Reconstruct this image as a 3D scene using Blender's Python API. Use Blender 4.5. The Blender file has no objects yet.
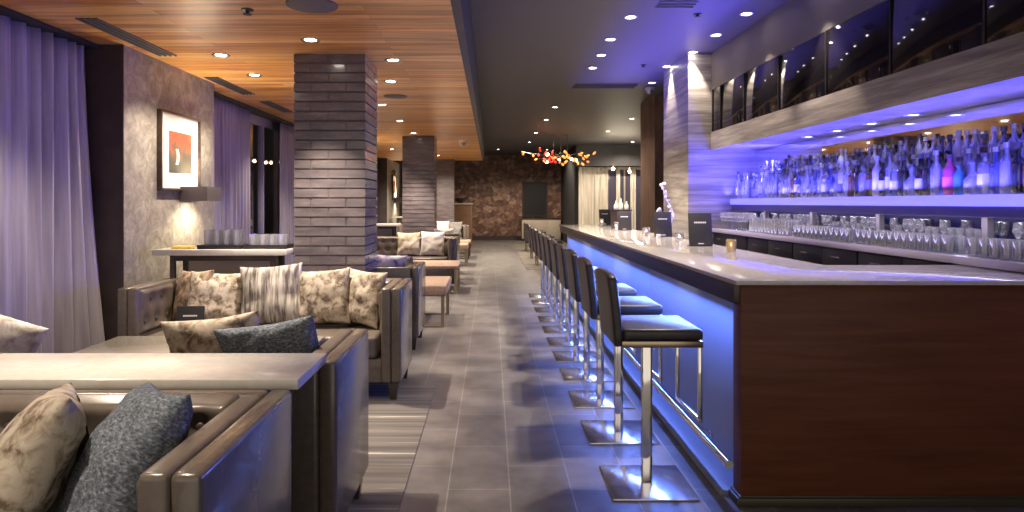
import bpy, bmesh, math, random
from mathutils import Vector, Matrix, noise
random.seed(7)
C = bpy.context.scene.collection
S = bpy.context.scene
PI = math.pi

# ---------------------------------------------------------------- camera, world, exposure, large lights
cam_d = bpy.data.cameras.new('camera')
cam = bpy.data.objects.new('camera', cam_d); C.objects.link(cam)
cam.location = (0, 0, 1.47); cam.rotation_euler = (PI/2, 0, 0)
cam_d.sensor_width = 36; cam_d.lens = 660/1024*36
cam_d.shift_x = (512-491)/1024; cam_d.shift_y = -(256-203)/1024
cam_d.clip_start = 0.05; cam_d.clip_end = 200
S.camera = cam
S.view_settings.view_transform = 'Standard'
S.view_settings.look = 'None'
S.view_settings.gamma = 1
S.view_settings.use_curve_mapping = False
S.view_settings.exposure = 1.35
S.cycles.use_denoising = True
S.cycles.max_bounces = 8; S.cycles.diffuse_bounces = 4; S.cycles.glossy_bounces = 4
S.cycles.transparent_max_bounces = 24; S.cycles.transmission_bounces = 4
S.cycles.sample_clamp_indirect = 4.0
S.cycles.caustics_reflective = False; S.cycles.caustics_refractive = False
w = bpy.data.worlds.new('world'); S.world = w; w.use_nodes = True
w.node_tree.nodes['Background'].inputs[0].default_value = (0.95, 0.84, 0.70, 1)
w.node_tree.nodes['Background'].inputs[1].default_value = 0.40

BLUE = (0.10, 0.12, 1.0)
WARM = (1.0, 0.84, 0.67)
def area(name, loc, size, rot, energy, color):
    l = bpy.data.lights.new(name, 'AREA'); l.shape = 'RECTANGLE'
    l.size, l.size_y = size; l.energy = energy; l.color = color
    o = bpy.data.objects.new(name, l); C.objects.link(o)
    o.location = loc; o.rotation_euler = rot
    return o
# blue light strips of the bar: under the apron, over the shelf, along the inner edge of the counter
area('bar_apron_light', (1.225, 7.2, 0.974), (0.03, 7.8), (0, math.radians(46), 0), 62, (0.14, 0.25, 1.0))
sg = area('shelf_glow', (3.00, 5.34, 1.56), (0.03, 6.08), (0, math.radians(190), 0), 34, (0.09, 0.08, 1.0))
sg.data.spread = math.radians(140)
sf = area('shelf_front_light', (3.03, 5.0, 1.487), (0.05, 5.4), (0, math.radians(96), 0), 13, (0.08, 0.09, 1.0))
sf.data.spread = math.radians(80)
ce = area('counter_edge_light', (2.02, 7.2, 1.09), (0.02, 6.4), (0, math.radians(181), 0), 42, (0.11, 0.09, 1.0))
ce.data.spread = math.radians(48)
area('niche_end_fill', (3.08, 7.5, 2.02), (0.5, 0.05), (math.radians(72), 0, 0), 9, (0.09, 0.08, 1.0))  # fill lamp added to brighten the niche end wall
area('under_shelf_light', (3.00, 5.5, 1.375), (0.03, 5.6), (0, math.radians(-10), 0), 5, (0.8, 0.72, 0.9))

# ---------------------------------------------------------------- materials
MATS = {}
def mat(name, col=(0.5,0.5,0.5), rough=0.5, metal=0.0, spec=0.5, emit=None, estr=0, coat=0):
    m = bpy.data.materials.new(name); m.use_nodes = True
    b = m.node_tree.nodes['Principled BSDF']
    b.inputs['Base Color'].default_value = (*col, 1)
    b.inputs['Roughness'].default_value = rough
    b.inputs['Metallic'].default_value = metal
    b.inputs['Specular IOR Level'].default_value = spec
    if coat: b.inputs['Coat Weight'].default_value = coat; b.inputs['Coat Roughness'].default_value = 0.1
    if emit:
        b.inputs['Emission Color'].default_value = (*emit, 1); b.inputs['Emission Strength'].default_value = estr
    MATS[name] = m
    return m
def nd(m, t, **kw):
    n = m.node_tree.nodes.new(t)
    for k, v in kw.items():
        if k.startswith('i_'): n.inputs[k[2:]].default_value = v
        else: setattr(n, k, v)
    return n
def lk(m, a, b): m.node_tree.links.new(a, b)
def bsdf(m): return m.node_tree.nodes['Principled BSDF']
def coords(m, scale=(1,1,1), loc=(0,0,0), swap=None):
    tc = nd(m, 'ShaderNodeTexCoord')
    out = tc.outputs['Object']
    if swap:
        sp = nd(m, 'ShaderNodeSeparateXYZ'); cb = nd(m, 'ShaderNodeCombineXYZ')
        lk(m, out, sp.inputs[0])
        for i, ax in enumerate(swap):
            if ax is not None: lk(m, sp.outputs[ax], cb.inputs[i])
        out = cb.outputs[0]
    mp = nd(m, 'ShaderNodeMapping')
    mp.inputs['Scale'].default_value = scale; mp.inputs['Location'].default_value = loc
    lk(m, out, mp.inputs['Vector'])
    return mp.outputs[0]
def ramp(m, fac, stops):
    r = nd(m, 'ShaderNodeValToRGB')
    e = r.color_ramp.elements
    while len(e) < len(stops): e.new(0.5)
    for el, (p, c) in zip(e, stops):
        el.position = p; el.color = (*c, 1)
    lk(m, fac, r.inputs[0]); return r.outputs[0]
def noisy(name, stops, scale=(1,1,1), nscale=5, detail=4, rough=0.5, bump=0, dist=0, spec=0.5, metal=0, swap=None, coat=0, nrough=0.6):
    m = mat(name, (0.5,0.5,0.5), rough, metal, spec, coat=coat)
    n = nd(m, 'ShaderNodeTexNoise', i_Scale=nscale, i_Detail=detail, i_Roughness=nrough, i_Distortion=dist)
    lk(m, coords(m, scale, swap=swap), n.inputs['Vector'])
    lk(m, ramp(m, n.outputs['Fac'], stops), bsdf(m).inputs['Base Color'])
    if bump:
        b = nd(m, 'ShaderNodeBump', i_Strength=bump, i_Distance=0.01)
        lk(m, n.outputs['Fac'], b.inputs['Height']); lk(m, b.outputs[0], bsdf(m).inputs['Normal'])
    return m
def mix_col(m, fac, a, b, mode='MIX'):
    x = nd(m, 'ShaderNodeMix', data_type='RGBA', blend_type=mode)
    for s, v in ((x.inputs[0], fac), (x.inputs[6], a), (x.inputs[7], b)):
        if hasattr(v, 'is_linked'): lk(m, v, s)
        else: s.default_value = v if isinstance(v, float) else (*v, 1)
    return x.outputs[2]

# floor tiles 12 x 24 inch laid half bond along the aisle
def floor_mat():
    m = mat('floor_tile', rough=0.33)
    br = nd(m, 'ShaderNodeTexBrick', offset=0.5, squash=1.0)
    br.inputs['Scale'].default_value = 1.0
    br.inputs['Brick Width'].default_value = 0.60; br.inputs['Row Height'].default_value = 0.316
    br.inputs['Mortar Size'].default_value = 0.0035; br.inputs['Mortar Smooth'].default_value = 0.3
    br.inputs['Color1'].default_value = (0.135, 0.128, 0.13, 1); br.inputs['Color2'].default_value = (0.175, 0.167, 0.166, 1)
    br.inputs['Mortar'].default_value = (0.30, 0.285, 0.27, 1)
    lk(m, coords(m, (1,1,1), (0.51, 0.22, 0), swap=(1,0,2)), br.inputs['Vector'])
    n = nd(m, 'ShaderNodeTexNoise', i_Scale=3.2, i_Detail=5.0, i_Roughness=0.6)
    lk(m, coords(m), n.inputs['Vector'])
    lk(m, mix_col(m, 0.75, br.outputs['Color'], ramp(m, n.outputs['Fac'], [(0.32,(0.42,0.42,0.43)),(0.68,(1.22,1.18,1.12))]), 'MULTIPLY'), bsdf(m).inputs['Base Color'])
    b = nd(m, 'ShaderNodeBump', i_Strength=0.15, i_Distance=0.004)
    b.invert = True
    lk(m, br.outputs['Fac'], b.inputs['Height']); lk(m, b.outputs[0], bsdf(m).inputs['Normal'])
    return m
M_FLOOR = floor_mat()

def wood_ceiling_mat():
    m = mat('ceiling_wood', rough=0.3, spec=0.45)
    br = nd(m, 'ShaderNodeTexBrick', offset=0.37, squash=1.0)
    br.inputs['Scale'].default_value = 1.0
    br.inputs['Brick Width'].default_value = 2.3; br.inputs['Row Height'].default_value = 0.115
    br.inputs['Mortar Size'].default_value = 0.0015
    br.inputs['Color1'].default_value = (0.62, 0.25, 0.055, 1); br.inputs['Color2'].default_value = (0.95, 0.56, 0.19, 1)
    br.inputs['Mortar'].default_value = (0.22, 0.08, 0.025, 1)
    lk(m, coords(m), br.inputs['Vector'])
    n = nd(m, 'ShaderNodeTexNoise', i_Scale=3.0, i_Detail=6.0, i_Roughness=0.65, i_Distortion=0.4)
    lk(m, coords(m, (0.35, 7, 1)), n.inputs['Vector'])
    lk(m, mix_col(m, 0.85, br.outputs['Color'], ramp(m, n.outputs['Fac'], [(0.30,(0.38,0.28,0.22)),(0.5,(0.95,0.92,0.9)),(0.7,(1.4,1.45,1.4))]), 'MULTIPLY'), bsdf(m).inputs['Base Color'])
    return m
M_WOODCEIL = wood_ceiling_mat()
M_DARKCEIL = mat('ceiling_dark_paint', (0.075, 0.07, 0.078), 0.55)
M_FASCIA = mat('fascia_paint', (0.05, 0.048, 0.055), 0.5)
M_PLASTER = noisy('wall_mottled_plaster', [(0.32,(0.15,0.135,0.115)),(0.5,(0.27,0.245,0.205)),(0.68,(0.44,0.40,0.335))], nscale=8, detail=8, rough=0.6, bump=0.25, dist=0.8, nrough=0.75)
M_DARKWALL = noisy('wall_dark_brown', [(0.3,(0.030,0.020,0.020)),(0.7,(0.052,0.036,0.034))], nscale=6, rough=0.6)
M_BRICK = noisy('glazed_brick', [(0.3,(0.085,0.070,0.078)),(0.6,(0.15,0.125,0.130)),(0.8,(0.24,0.20,0.20))], scale=(1,1,3), nscale=4, rough=0.26, bump=0.08, coat=0.6)
M_MORTAR = mat('brick_mortar', (0.10, 0.085, 0.085), 0.8)

def tilewall_mat():
    m = mat('wall_copper_tiles', rough=0.45)
    v = nd(m, 'ShaderNodeTexVoronoi', i_Scale=5.5, feature='F1')
    lk(m, coords(m, (1,1,1.2)), v.inputs['Vector'])
    n = nd(m, 'ShaderNodeTexNoise', i_Scale=9.0, i_Detail=6.0)
    lk(m, coords(m), n.inputs['Vector'])
    sp = nd(m, 'ShaderNodeSeparateColor'); lk(m, v.outputs['Color'], sp.inputs[0])
    base = ramp(m, sp.outputs[0], [(0.0,(0.11,0.055,0.04)),(0.45,(0.19,0.10,0.068)),(0.75,(0.26,0.15,0.105)),(1.0,(0.38,0.25,0.18))])
    lk(m, mix_col(m, 0.8, base, ramp(m, n.outputs['Fac'], [(0.3,(0.4,0.38,0.36)),(0.7,(1.3,1.3,1.3))]), 'MULTIPLY'), bsdf(m).inputs['Base Color'])
    return m
M_TILEWALL = tilewall_mat()
M_PILLAR = noisy('pillar_brown_veneer', [(0.3,(0.09,0.052,0.036)),(0.55,(0.17,0.098,0.068)),(0.8,(0.27,0.165,0.11))], scale=(1,1,0.5), nscale=3, detail=6, rough=0.5)
def travertine():
    m = mat('striped_stone', rough=0.4)
    n = nd(m, 'ShaderNodeTexNoise', i_Scale=1.6, i_Detail=7.0, i_Roughness=0.65, i_Distortion=0.3)
    lk(m, coords(m, (0.5,0.5,9)), n.inputs['Vector'])
    lk(m, ramp(m, n.outputs['Fac'], [(0.30,(0.14,0.12,0.11)),(0.46,(0.30,0.27,0.24)),(0.58,(0.46,0.42,0.37)),(0.72,(0.66,0.62,0.56))]), bsdf(m).inputs['Base Color'])
    return m
M_STONE = travertine()
M_TAUPE = mat('bulkhead_taupe', (0.13, 0.112, 0.10), 0.7)
M_BLACKGLASS = mat('black_glass', (0.012, 0.010, 0.014), 0.06, spec=0.5)
M_BLACK = mat('black_satin', (0.015, 0.013, 0.015), 0.4)
M_BLACKMATTE = mat('black_matte', (0.012, 0.011, 0.012), 0.7)
M_CHROME = mat('chrome', (0.82, 0.80, 0.78), 0.08, 1.0)
M_STEEL = mat('brushed_steel', (0.45, 0.45, 0.47), 0.3, 1.0)
M_BRONZE = mat('bronze_metal', (0.42, 0.33, 0.24), 0.28, 1.0)
M_MIRROR = mat('mirror', (0.80, 0.80, 0.84), 0.03, 1.0)
M_QUARTZ = noisy('counter_quartz', [(0.35,(0.50,0.47,0.43)),(0.65,(0.60,0.57,0.53))], nscale=40, rough=0.12, coat=0.3)
M_WHITETOP = noisy('pale_stone_top', [(0.35,(0.52,0.495,0.445)),(0.65,(0.58,0.555,0.50))], nscale=25, rough=0.18)
M_PALEEDGE = mat('pale_wood', (0.52, 0.45, 0.36), 0.4)
M_REDWOOD = noisy('mahogany_veneer', [(0.3,(0.10,0.030,0.013)),(0.55,(0.14,0.046,0.020)),(0.8,(0.19,0.066,0.030))], scale=(0.6,0.6,9), nscale=2.2, detail=6, rough=0.5, dist=0.3, spec=0.3)
M_DARKWOOD = noisy('dark_walnut', [(0.3,(0.030,0.019,0.014)),(0.7,(0.075,0.05,0.036))], scale=(1,0.5,8), nscale=3, detail=5, rough=0.35)
M_OLIVE = mat('dark_base_moulding', (0.055, 0.045, 0.026), 0.4)
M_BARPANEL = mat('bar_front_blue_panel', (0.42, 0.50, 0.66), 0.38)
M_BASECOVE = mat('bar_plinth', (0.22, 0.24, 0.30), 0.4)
M_LEATHER = noisy('taupe_leather', [(0.3,(0.105,0.085,0.068)),(0.7,(0.13,0.106,0.086))], nscale=30, rough=0.26, bump=0.03, detail=2, coat=0.4)
M_LEATHERIN = noisy('taupe_tufted_leather', [(0.3,(0.115,0.094,0.077)),(0.7,(0.155,0.128,0.105))], nscale=18, rough=0.28, bump=0.04, detail=3)
M_BUTTON = mat('leather_button', (0.075, 0.058, 0.048), 0.4)
M_BLKLEATHER = noisy('black_leather', [(0.3,(0.030,0.025,0.024)),(0.7,(0.048,0.041,0.040))], nscale=25, rough=0.38, bump=0.03)
M_FOOT = mat('dark_wood_foot', (0.05, 0.035, 0.026), 0.35)
M_BENCH = noisy('tan_upholstery', [(0.3,(0.24,0.16,0.115)),(0.7,(0.33,0.23,0.17))], nscale=30, rough=0.6)

def fabric(name, stops, scale=(1,1,1), nscale=14, dist=0.5, rough=0.85, detail=5):
    return noisy(name, stops, scale, nscale, detail, rough, bump=0.12, dist=dist, spec=0.2)
F_FLORAL = fabric('floral_beige_fabric', [(0.38,(0.13,0.095,0.07)),(0.46,(0.30,0.25,0.19)),(0.58,(0.48,0.42,0.345))], nscale=17)
F_BROWN = fabric('brown_floral_fabric', [(0.36,(0.13,0.085,0.055)),(0.5,(0.30,0.22,0.15)),(0.65,(0.48,0.39,0.29))], nscale=12)
F_PALE = fabric('pale_mottled_fabric', [(0.36,(0.28,0.24,0.20)),(0.5,(0.52,0.48,0.42)),(0.65,(0.64,0.60,0.54))], nscale=13)
F_STRIPE = fabric('grey_striped_fabric', [(0.38,(0.10,0.085,0.075)),(0.5,(0.32,0.29,0.255)),(0.62,(0.56,0.52,0.46))], scale=(9,1,1.0), nscale=4, dist=0.3)
F_DENIM = fabric('blue_grey_fabric', [(0.35,(0.05,0.062,0.08)),(0.52,(0.13,0.15,0.18)),(0.7,(0.30,0.33,0.37))], scale=(1,1,2.0), nscale=70, dist=0.3)
F_WHITE = fabric('off_white_fabric', [(0.35,(0.52,0.48,0.44)),(0.65,(0.68,0.64,0.59))], nscale=8)
F_CHARCOAL = fabric('charcoal_fabric', [(0.35,(0.16,0.155,0.15)),(0.65,(0.26,0.25,0.24))], nscale=20)
F_PURPLE = fabric('violet_floral_fabric', [(0.36,(0.20,0.14,0.42)),(0.45,(0.52,0.46,0.58)),(0.56,(0.74,0.70,0.68))], nscale=7)
F_CREAMPRINT = fabric('cream_print_fabric', [(0.36,(0.36,0.29,0.19)),(0.5,(0.58,0.51,0.38)),(0.65,(0.68,0.62,0.52))], nscale=9)
def curtain_mat(name, c1, c2, trans=0.25):
    m = mat(name, c1, 0.75, spec=0.2)
    n = nd(m, 'ShaderNodeTexNoise', i_Scale=6.0, i_Detail=3.0)
    lk(m, coords(m, (1, 6, 0.15)), n.inputs['Vector'])
    lk(m, ramp(m, n.outputs['Fac'], [(0.35, c1), (0.65, c2)]), bsdf(m).inputs['Base Color'])
    return m
M_CURTAIN = curtain_mat('lavender_lit_curtain', (0.30, 0.27, 0.335), (0.44, 0.41, 0.46))  # lavender tint partly carries the blue light on greyish cloth
M_CREAMCURT = curtain_mat('cream_curtain', (0.58, 0.52, 0.43), (0.80, 0.75, 0.66))
M_FRAMEMETAL = mat('window_frame_metal', (0.40, 0.36, 0.52), 0.35)  # purple reflected light is put into the metal's base colour

def glass(name, tint=(1,1,1), diff=0.2, gloss=0.16, dcol=None, rough=0.04):
    m = bpy.data.materials.new(name); m.use_nodes = True
    nt = m.node_tree; nt.nodes.clear()
    o = nt.nodes.new('ShaderNodeOutputMaterial')
    t = nt.nodes.new('ShaderNodeBsdfTransparent'); t.inputs[0].default_value = (*tint, 1)
    d = nt.nodes.new('ShaderNodeBsdfDiffuse'); d.inputs[0].default_value = (*(dcol or tint), 1)
    g = nt.nodes.new('ShaderNodeBsdfGlossy'); g.inputs['Roughness'].default_value = rough
    m1 = nt.nodes.new('ShaderNodeMixShader'); m1.inputs[0].default_value = diff
    m2 = nt.nodes.new('ShaderNodeMixShader')
    lw = nt.nodes.new('ShaderNodeLayerWeight'); lw.inputs[0].default_value = 0.35
    ma = nt.nodes.new('ShaderNodeMath'); ma.operation = 'MULTIPLY_ADD'
    ma.inputs[1].default_value = 0.7; ma.inputs[2].default_value = gloss
    nt.links.new(lw.outputs['Facing'], ma.inputs[0]); nt.links.new(ma.outputs[0], m2.inputs[0])
    nt.links.new(t.outputs[0], m1.inputs[1]); nt.links.new(d.outputs[0], m1.inputs[2])
    nt.links.new(m1.outputs[0], m2.inputs[1]); nt.links.new(g.outputs[0], m2.inputs[2])
    nt.links.new(m2.outputs[0], o.inputs[0])
    return m
G_CLEAR = glass('clear_glass', (0.93,0.94,0.97), 0.22, 0.14, (0.8,0.8,0.85))
G_WINDOW = glass('window_glass', (0.85,0.85,0.9), 0.0, 0.08, rough=0.02)
G_B_CLEAR = glass('bottle_glass_clear', (0.86,0.88,0.95), 0.35, 0.15, (0.75,0.76,0.8))
G_B_DARK = glass('bottle_glass_dark', (0.10,0.10,0.14), 0.5, 0.14, (0.04,0.045,0.06))
G_B_AMBER = glass('bottle_glass_amber', (0.45,0.25,0.10), 0.4, 0.12, (0.35,0.20,0.10))
G_B_BLUE = glass('bottle_glass_blue', (0.30,0.36,0.85), 0.4, 0.14, (0.25,0.30,0.65))
G_B_WHITE = glass('bottle_frosted', (0.8,0.8,0.85), 0.75, 0.10, (0.80,0.80,0.82))
G_B_PINK = glass('bottle_pink', (0.9,0.2,0.5), 0.8, 0.10, (0.80,0.10,0.32))
G_B_TEAL = glass('bottle_teal', (0.3,0.6,0.6), 0.7, 0.10, (0.12,0.38,0.42))
M_LABEL = mat('paper_label', (0.42, 0.41, 0.42), 0.6)
M_CARD = mat('white_card', (0.75, 0.74, 0.72), 0.6)
M_LABELDK = mat('dark_label', (0.10, 0.09, 0.12), 0.6)
M_CAP = mat('bottle_cap', (0.10, 0.10, 0.12), 0.35)
M_CAPLIGHT = mat('bottle_cap_silver', (0.6, 0.6, 0.65), 0.3, 0.6)
M_BACKBLUE = mat('niche_back_panel', (0.03, 0.035, 0.28), 0.4)
M_POST = mat('niche_post', (0.20, 0.18, 0.22), 0.4)
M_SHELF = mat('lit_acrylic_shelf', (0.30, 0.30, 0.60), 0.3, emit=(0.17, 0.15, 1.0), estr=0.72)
M_VALANCE = mat('blue_lit_valance', (0.10, 0.085, 0.46), 0.35)  # blue glow on the valance is put into its base colour
M_SOFFITDISC = mat('soffit_disc', (1,1,1), 0.4, emit=(0.85,0.85,1.0), estr=2.5)
M_LEDEDGE = mat('led_edge', (0.6,0.6,0.7), 0.4, emit=(0.55,0.5,1.0), estr=2.2)
M_LAMP = mat('lamp_lens', (1,1,1), 0.4, emit=(1.0,0.92,0.80), estr=12)
M_BULB = mat('warm_bulb', (1,0.9,0.7), 0.4, emit=(1.0,0.72,0.38), estr=10)
M_SCONCELENS = mat('sconce_lens', (1,1,1), 0.4, emit=(1.0,0.85,0.62), estr=6)
M_AMBER = mat('amber_glass_shade', (0.75,0.30,0.08), 0.15, emit=(1.0,0.30,0.07), estr=0.45)
M_REDGLASS = mat('red_glass_shade', (0.6,0.03,0.03), 0.15, emit=(1.0,0.06,0.03), estr=0.25)
M_WHITEPAINT = mat('white_paint', (0.75,0.74,0.72), 0.5)
M_WAX = mat('wax', (0.85,0.80,0.68), 0.5)
M_GOLDGLASS = glass('gold_glass', (0.85,0.72,0.45), 0.55, 0.15, (0.70,0.55,0.30))
M_YELLOW = mat('yellow_cloth', (0.75,0.50,0.12), 0.8)
M_FELT = mat('mat_board', (0.82,0.80,0.76), 0.8)
M_GRILLE = mat('grille_grey', (0.14,0.12,0.11), 0.6)
M_SLOT = mat('slot_dark', (0.02,0.018,0.018), 0.6)
M_TITLE = mat('menu_lettering', (0.75,0.74,0.74), 0.6)
M_MENU = mat('menu_cover', (0.022,0.021,0.022), 0.5)

# ---------------------------------------------------------------- mesh helpers
class MB:
    def __init__(s): s.bm = bmesh.new()
    def _merge(s, b, mtx=None):
        if mtx is not None: b.transform(mtx)
        me = bpy.data.meshes.new('tmp'); b.to_mesh(me); b.free()
        s.bm.from_mesh(me); bpy.data.meshes.remove(me)
    def box(s, x0, x1, y0, y1, z0, z1, bev=0, seg=2, mtx=None):
        b = bmesh.new()
        v = [b.verts.new((x, y, z)) for x in (x0, x1) for y in (y0, y1) for z in (z0, z1)]
        for f in ((0,1,3,2),(4,6,7,5),(0,4,5,1),(2,3,7,6),(0,2,6,4),(1,5,7,3)): b.faces.new([v[i] for i in f])
        bmesh.ops.recalc_face_normals(b, faces=b.faces[:])
        if bev: bmesh.ops.bevel(b, geom=b.edges[:], offset=bev, segments=seg, profile=0.5, affect='EDGES')
        s._merge(b, mtx); return s
    def taper(s, cx, cy, z0, z1, w0, w1):
        b = bmesh.new()
        v = [b.verts.new((cx+sx*w/2, cy+sy*w/2, z)) for z, w in ((z0,w0),(z1,w1)) for sx, sy in ((-1,-1),(1,-1),(1,1),(-1,1))]
        b.faces.new(v[3::-1]); b.faces.new(v[4:8])
        for i in range(4): b.faces.new((v[i], v[(i+1)%4], v[4+(i+1)%4], v[4+i]))
        s._merge(b); return s
    def cyl(s, p0, p1, r, seg=16, r2=None):
        p0, p1 = Vector(p0), Vector(p1); d = p1-p0
        b = bmesh.new()
        bmesh.ops.create_cone(b, cap_ends=True, segments=seg, radius1=r, radius2=r if r2 is None else r2, depth=d.length)
        q = Vector((0,0,1)).rotation_difference(d.normalized()).to_matrix().to_4x4()
        s._merge(b, Matrix.Translation((p0+p1)/2) @ q); return s
    def lathe(s, prof, seg=16, at=(0,0,0)):
        b = bmesh.new(); rings = []
        for r, z in prof:
            if r < 1e-5: rings.append([b.verts.new((at[0], at[1], at[2]+z))])
            else: rings.append([b.verts.new((at[0]+r*math.cos(2*PI*k/seg), at[1]+r*math.sin(2*PI*k/seg), at[2]+z)) for k in range(seg)])
        for a, c in zip(rings, rings[1:]):
            for k in range(seg):
                j = (k+1) % seg
                if len(a) == 1 and len(c) == 1: continue
                if len(a) == 1: b.faces.new((a[0], c[j], c[k]))
                elif len(c) == 1: b.faces.new((a[k], a[j], c[0]))
                else: b.faces.new((a[k], a[j], c[j], c[k]))
        bmesh.ops.recalc_face_normals(b, faces=b.faces[:])
        s._merge(b); return s
    def tube(s, pts, r, seg=8):
        for a, c in zip(pts, pts[1:]): s.cyl(a, c, r, seg)
        for p in pts[1:-1]:
            b = bmesh.new(); bmesh.ops.create_uvsphere(b, u_segments=seg, v_segments=6, radius=r)
            s._merge(b, Matrix.Translation(p))
        return s
    def sphere(s, c, r, sc=(1,1,1), rot=None, seg=14):
        b = bmesh.new(); bmesh.ops.create_uvsphere(b, u_segments=seg, v_segments=max(6, seg//2), radius=r)
        m = Matrix.Translation(c) @ (rot.to_4x4() if rot else Matrix()) @ Matrix.Diagonal((*sc, 1))
        s._merge(b, m); return s
    def prism(s, pts, z0, z1, bev=0):
        b = bmesh.new()
        lo = [b.verts.new((x, y, z0)) for x, y in pts]; hi = [b.verts.new((x, y, z1)) for x, y in pts]
        b.faces.new(lo[::-1]); b.faces.new(hi); n = len(pts)
        for i in range(n): b.faces.new((lo[i], lo[(i+1)%n], hi[(i+1)%n], hi[i]))
        bmesh.ops.recalc_face_normals(b, faces=b.faces[:])
        if bev: bmesh.ops.bevel(b, geom=b.edges[:], offset=bev, segments=2, profile=0.5, affect='EDGES')
        s._merge(b); return s
    def surf(s, f, nu, nv, mtx=None, closed=False):
        b = bmesh.new()
        g = [[b.verts.new(f(i/nu, j/nv)) for j in range(nv+1)] for i in range(nu+1)]
        for i in range(nu):
            for j in range(nv): b.faces.new((g[i][j], g[i+1][j], g[i+1][j+1], g[i][j+1]))
        s._merge(b, mtx); return s
    def mesh(s, name, m, smooth=True, angle=40):
        me = bpy.data.meshes.new(name); s.bm.to_mesh(me); s.bm.free()
        me.materials.append(m)
        if smooth:
            me.polygons.foreach_set('use_smooth', [True]*len(me.polygons)); me.set_sharp_from_angle(angle=math.radians(angle))
        return me
    def build(s, name, m, parent=None, world=False, smooth=True, angle=40):
        if world and parent is not None: s.bm.transform(Matrix.Translation(-Vector(parent.location)))
        o = bpy.data.objects.new(name, s.mesh(name, m, smooth, angle)); C.objects.link(o)
        if parent is not None: o.parent = parent
        return o
def tag(o, label, cat, group=None, kind=None):
    o['label'] = label; o['category'] = cat
    if group: o['group'] = group
    if kind: o['kind'] = kind
    return o
def thing(name, label, cat, loc=(0,0,0), rotz=0, group=None):
    o = bpy.data.objects.new(name, None); C.objects.link(o)
    o.empty_display_size = 0.1; o.location = loc; o.rotation_euler = (0, 0, rotz)
    return tag(o, label, cat, group)
def struct(o): o['kind'] = 'structure'; return o
def link_mesh(name, me, parent=None, loc=(0,0,0), rot=(0,0,0)):
    o = bpy.data.objects.new(name, me); C.objects.link(o)
    if parent is not None: o.parent = parent
    o.location = loc; o.rotation_euler = rot
    return o
def dup(root, loc, rotz=None, label=None, group=None):
    r = root.copy(); C.objects.link(r); r.location = loc
    if rotz is not None: r.rotation_euler = (0, 0, rotz)
    if label: r['label'] = label
    if group: r['group'] = group
    for ch in list(root.children):
        c = ch.copy(); C.objects.link(c); c.parent = r
        for g in list(ch.children):
            d = g.copy(); C.objects.link(d); d.parent = c
    return r
ORD = ['nearest','second','third','fourth','fifth','sixth','seventh','eighth','ninth','tenth','eleventh','twelfth','thirteenth','fourteenth','fifteenth']

# ---------------------------------------------------------------- the setting
Y0, YB = -1.5, 26.2
ZW, ZD = 2.78, 3.375
WX, CX, GX = -3.04, -3.33, -3.56
struct(MB().box(-3.7, 7.2, Y0, YB+0.2, -0.1, 0).build('floor', M_FLOOR))
struct(MB().box(-3.7, -0.264, Y0, 20.4, ZW, ZW+0.06).build('ceiling_wood', M_WOODCEIL))
struct(MB().box(-0.264, -0.20, Y0, 20.4, ZW+0.004, ZD).build('ceiling_fascia', M_FASCIA))
struct(MB().box(-3.7, 7.2, Y0, YB+0.2, ZD, ZD+0.1).build('ceiling', M_DARKCEIL))
struct(MB().box(-3.7, 2.86, YB, YB+0.2, 0, ZD).build('wall_back', M_TILEWALL))
struct(MB().box(-2.6, 2.78, YB-0.03, YB, 0, 0.16).build('baseboard_back', M_DARKWALL))
# left wall: windows behind curtains, grey plaster piers
PIERS = [(5.467, 7.24), (12.47, 14.24), (19.3, 21.9)]
for a, b in PIERS:
    o = MB().box(-3.5, WX, a, b, 0, ZW).build('wall_left', M_PLASTER); struct(o)
    o2 = MB().box(-3.5, WX, a-0.012, a, 0, ZW).build('trim_left', M_DARKWALL); struct(o2)
struct(MB().box(-3.7, WX+0.02, 21.9, YB, 0, ZD).build('wall_left', M_DARKWALL))
def window(n, y0, y1):
    m = MB().box(GX-0.04, GX+0.04, y0, y1, 0, 0.10).box(GX-0.04, GX+0.04, y0, y1, 2.66, ZW)
    k = max(2, round((y1-y0)/0.7))
    for i in range(k+1):
        y = y0+0.03+(y1-y0-0.06)*i/k
        m.box(GX-0.04, GX+0.04, y-0.03, y+0.03, 0.10, 2.66)
    f = m.build('window_%d' % n, M_FRAMEMETAL); struct(f)
    p = MB().box(GX-0.004, GX+0.004, y0, y1, 0.10, 2.66).build('window_glass', G_WINDOW, f); 
window(1, Y0, 5.455); window(2, 7.24, 12.455); window(3, 14.24, 19.285)
# night outside the windows: black box added to keep world light out
struct(MB().box(-12, -3.7, Y0-10, 40, -0.3, -0.1).build('ground_outside', M_BLACKMATTE))
struct(MB().box(-12.3, -12, Y0-10, 40, -0.3, 9).build('night_blocker', M_BLACKMATTE))
struct(MB().box(-12.3, -3.7, Y0-10, 40, 9, 9.1).build('night_blocker_top', M_BLACKMATTE))
struct(MB().box(-12.3, -3.7, 40, 40.2, -0.3, 9).build('night_blocker_end', M_BLACKMATTE))
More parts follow.
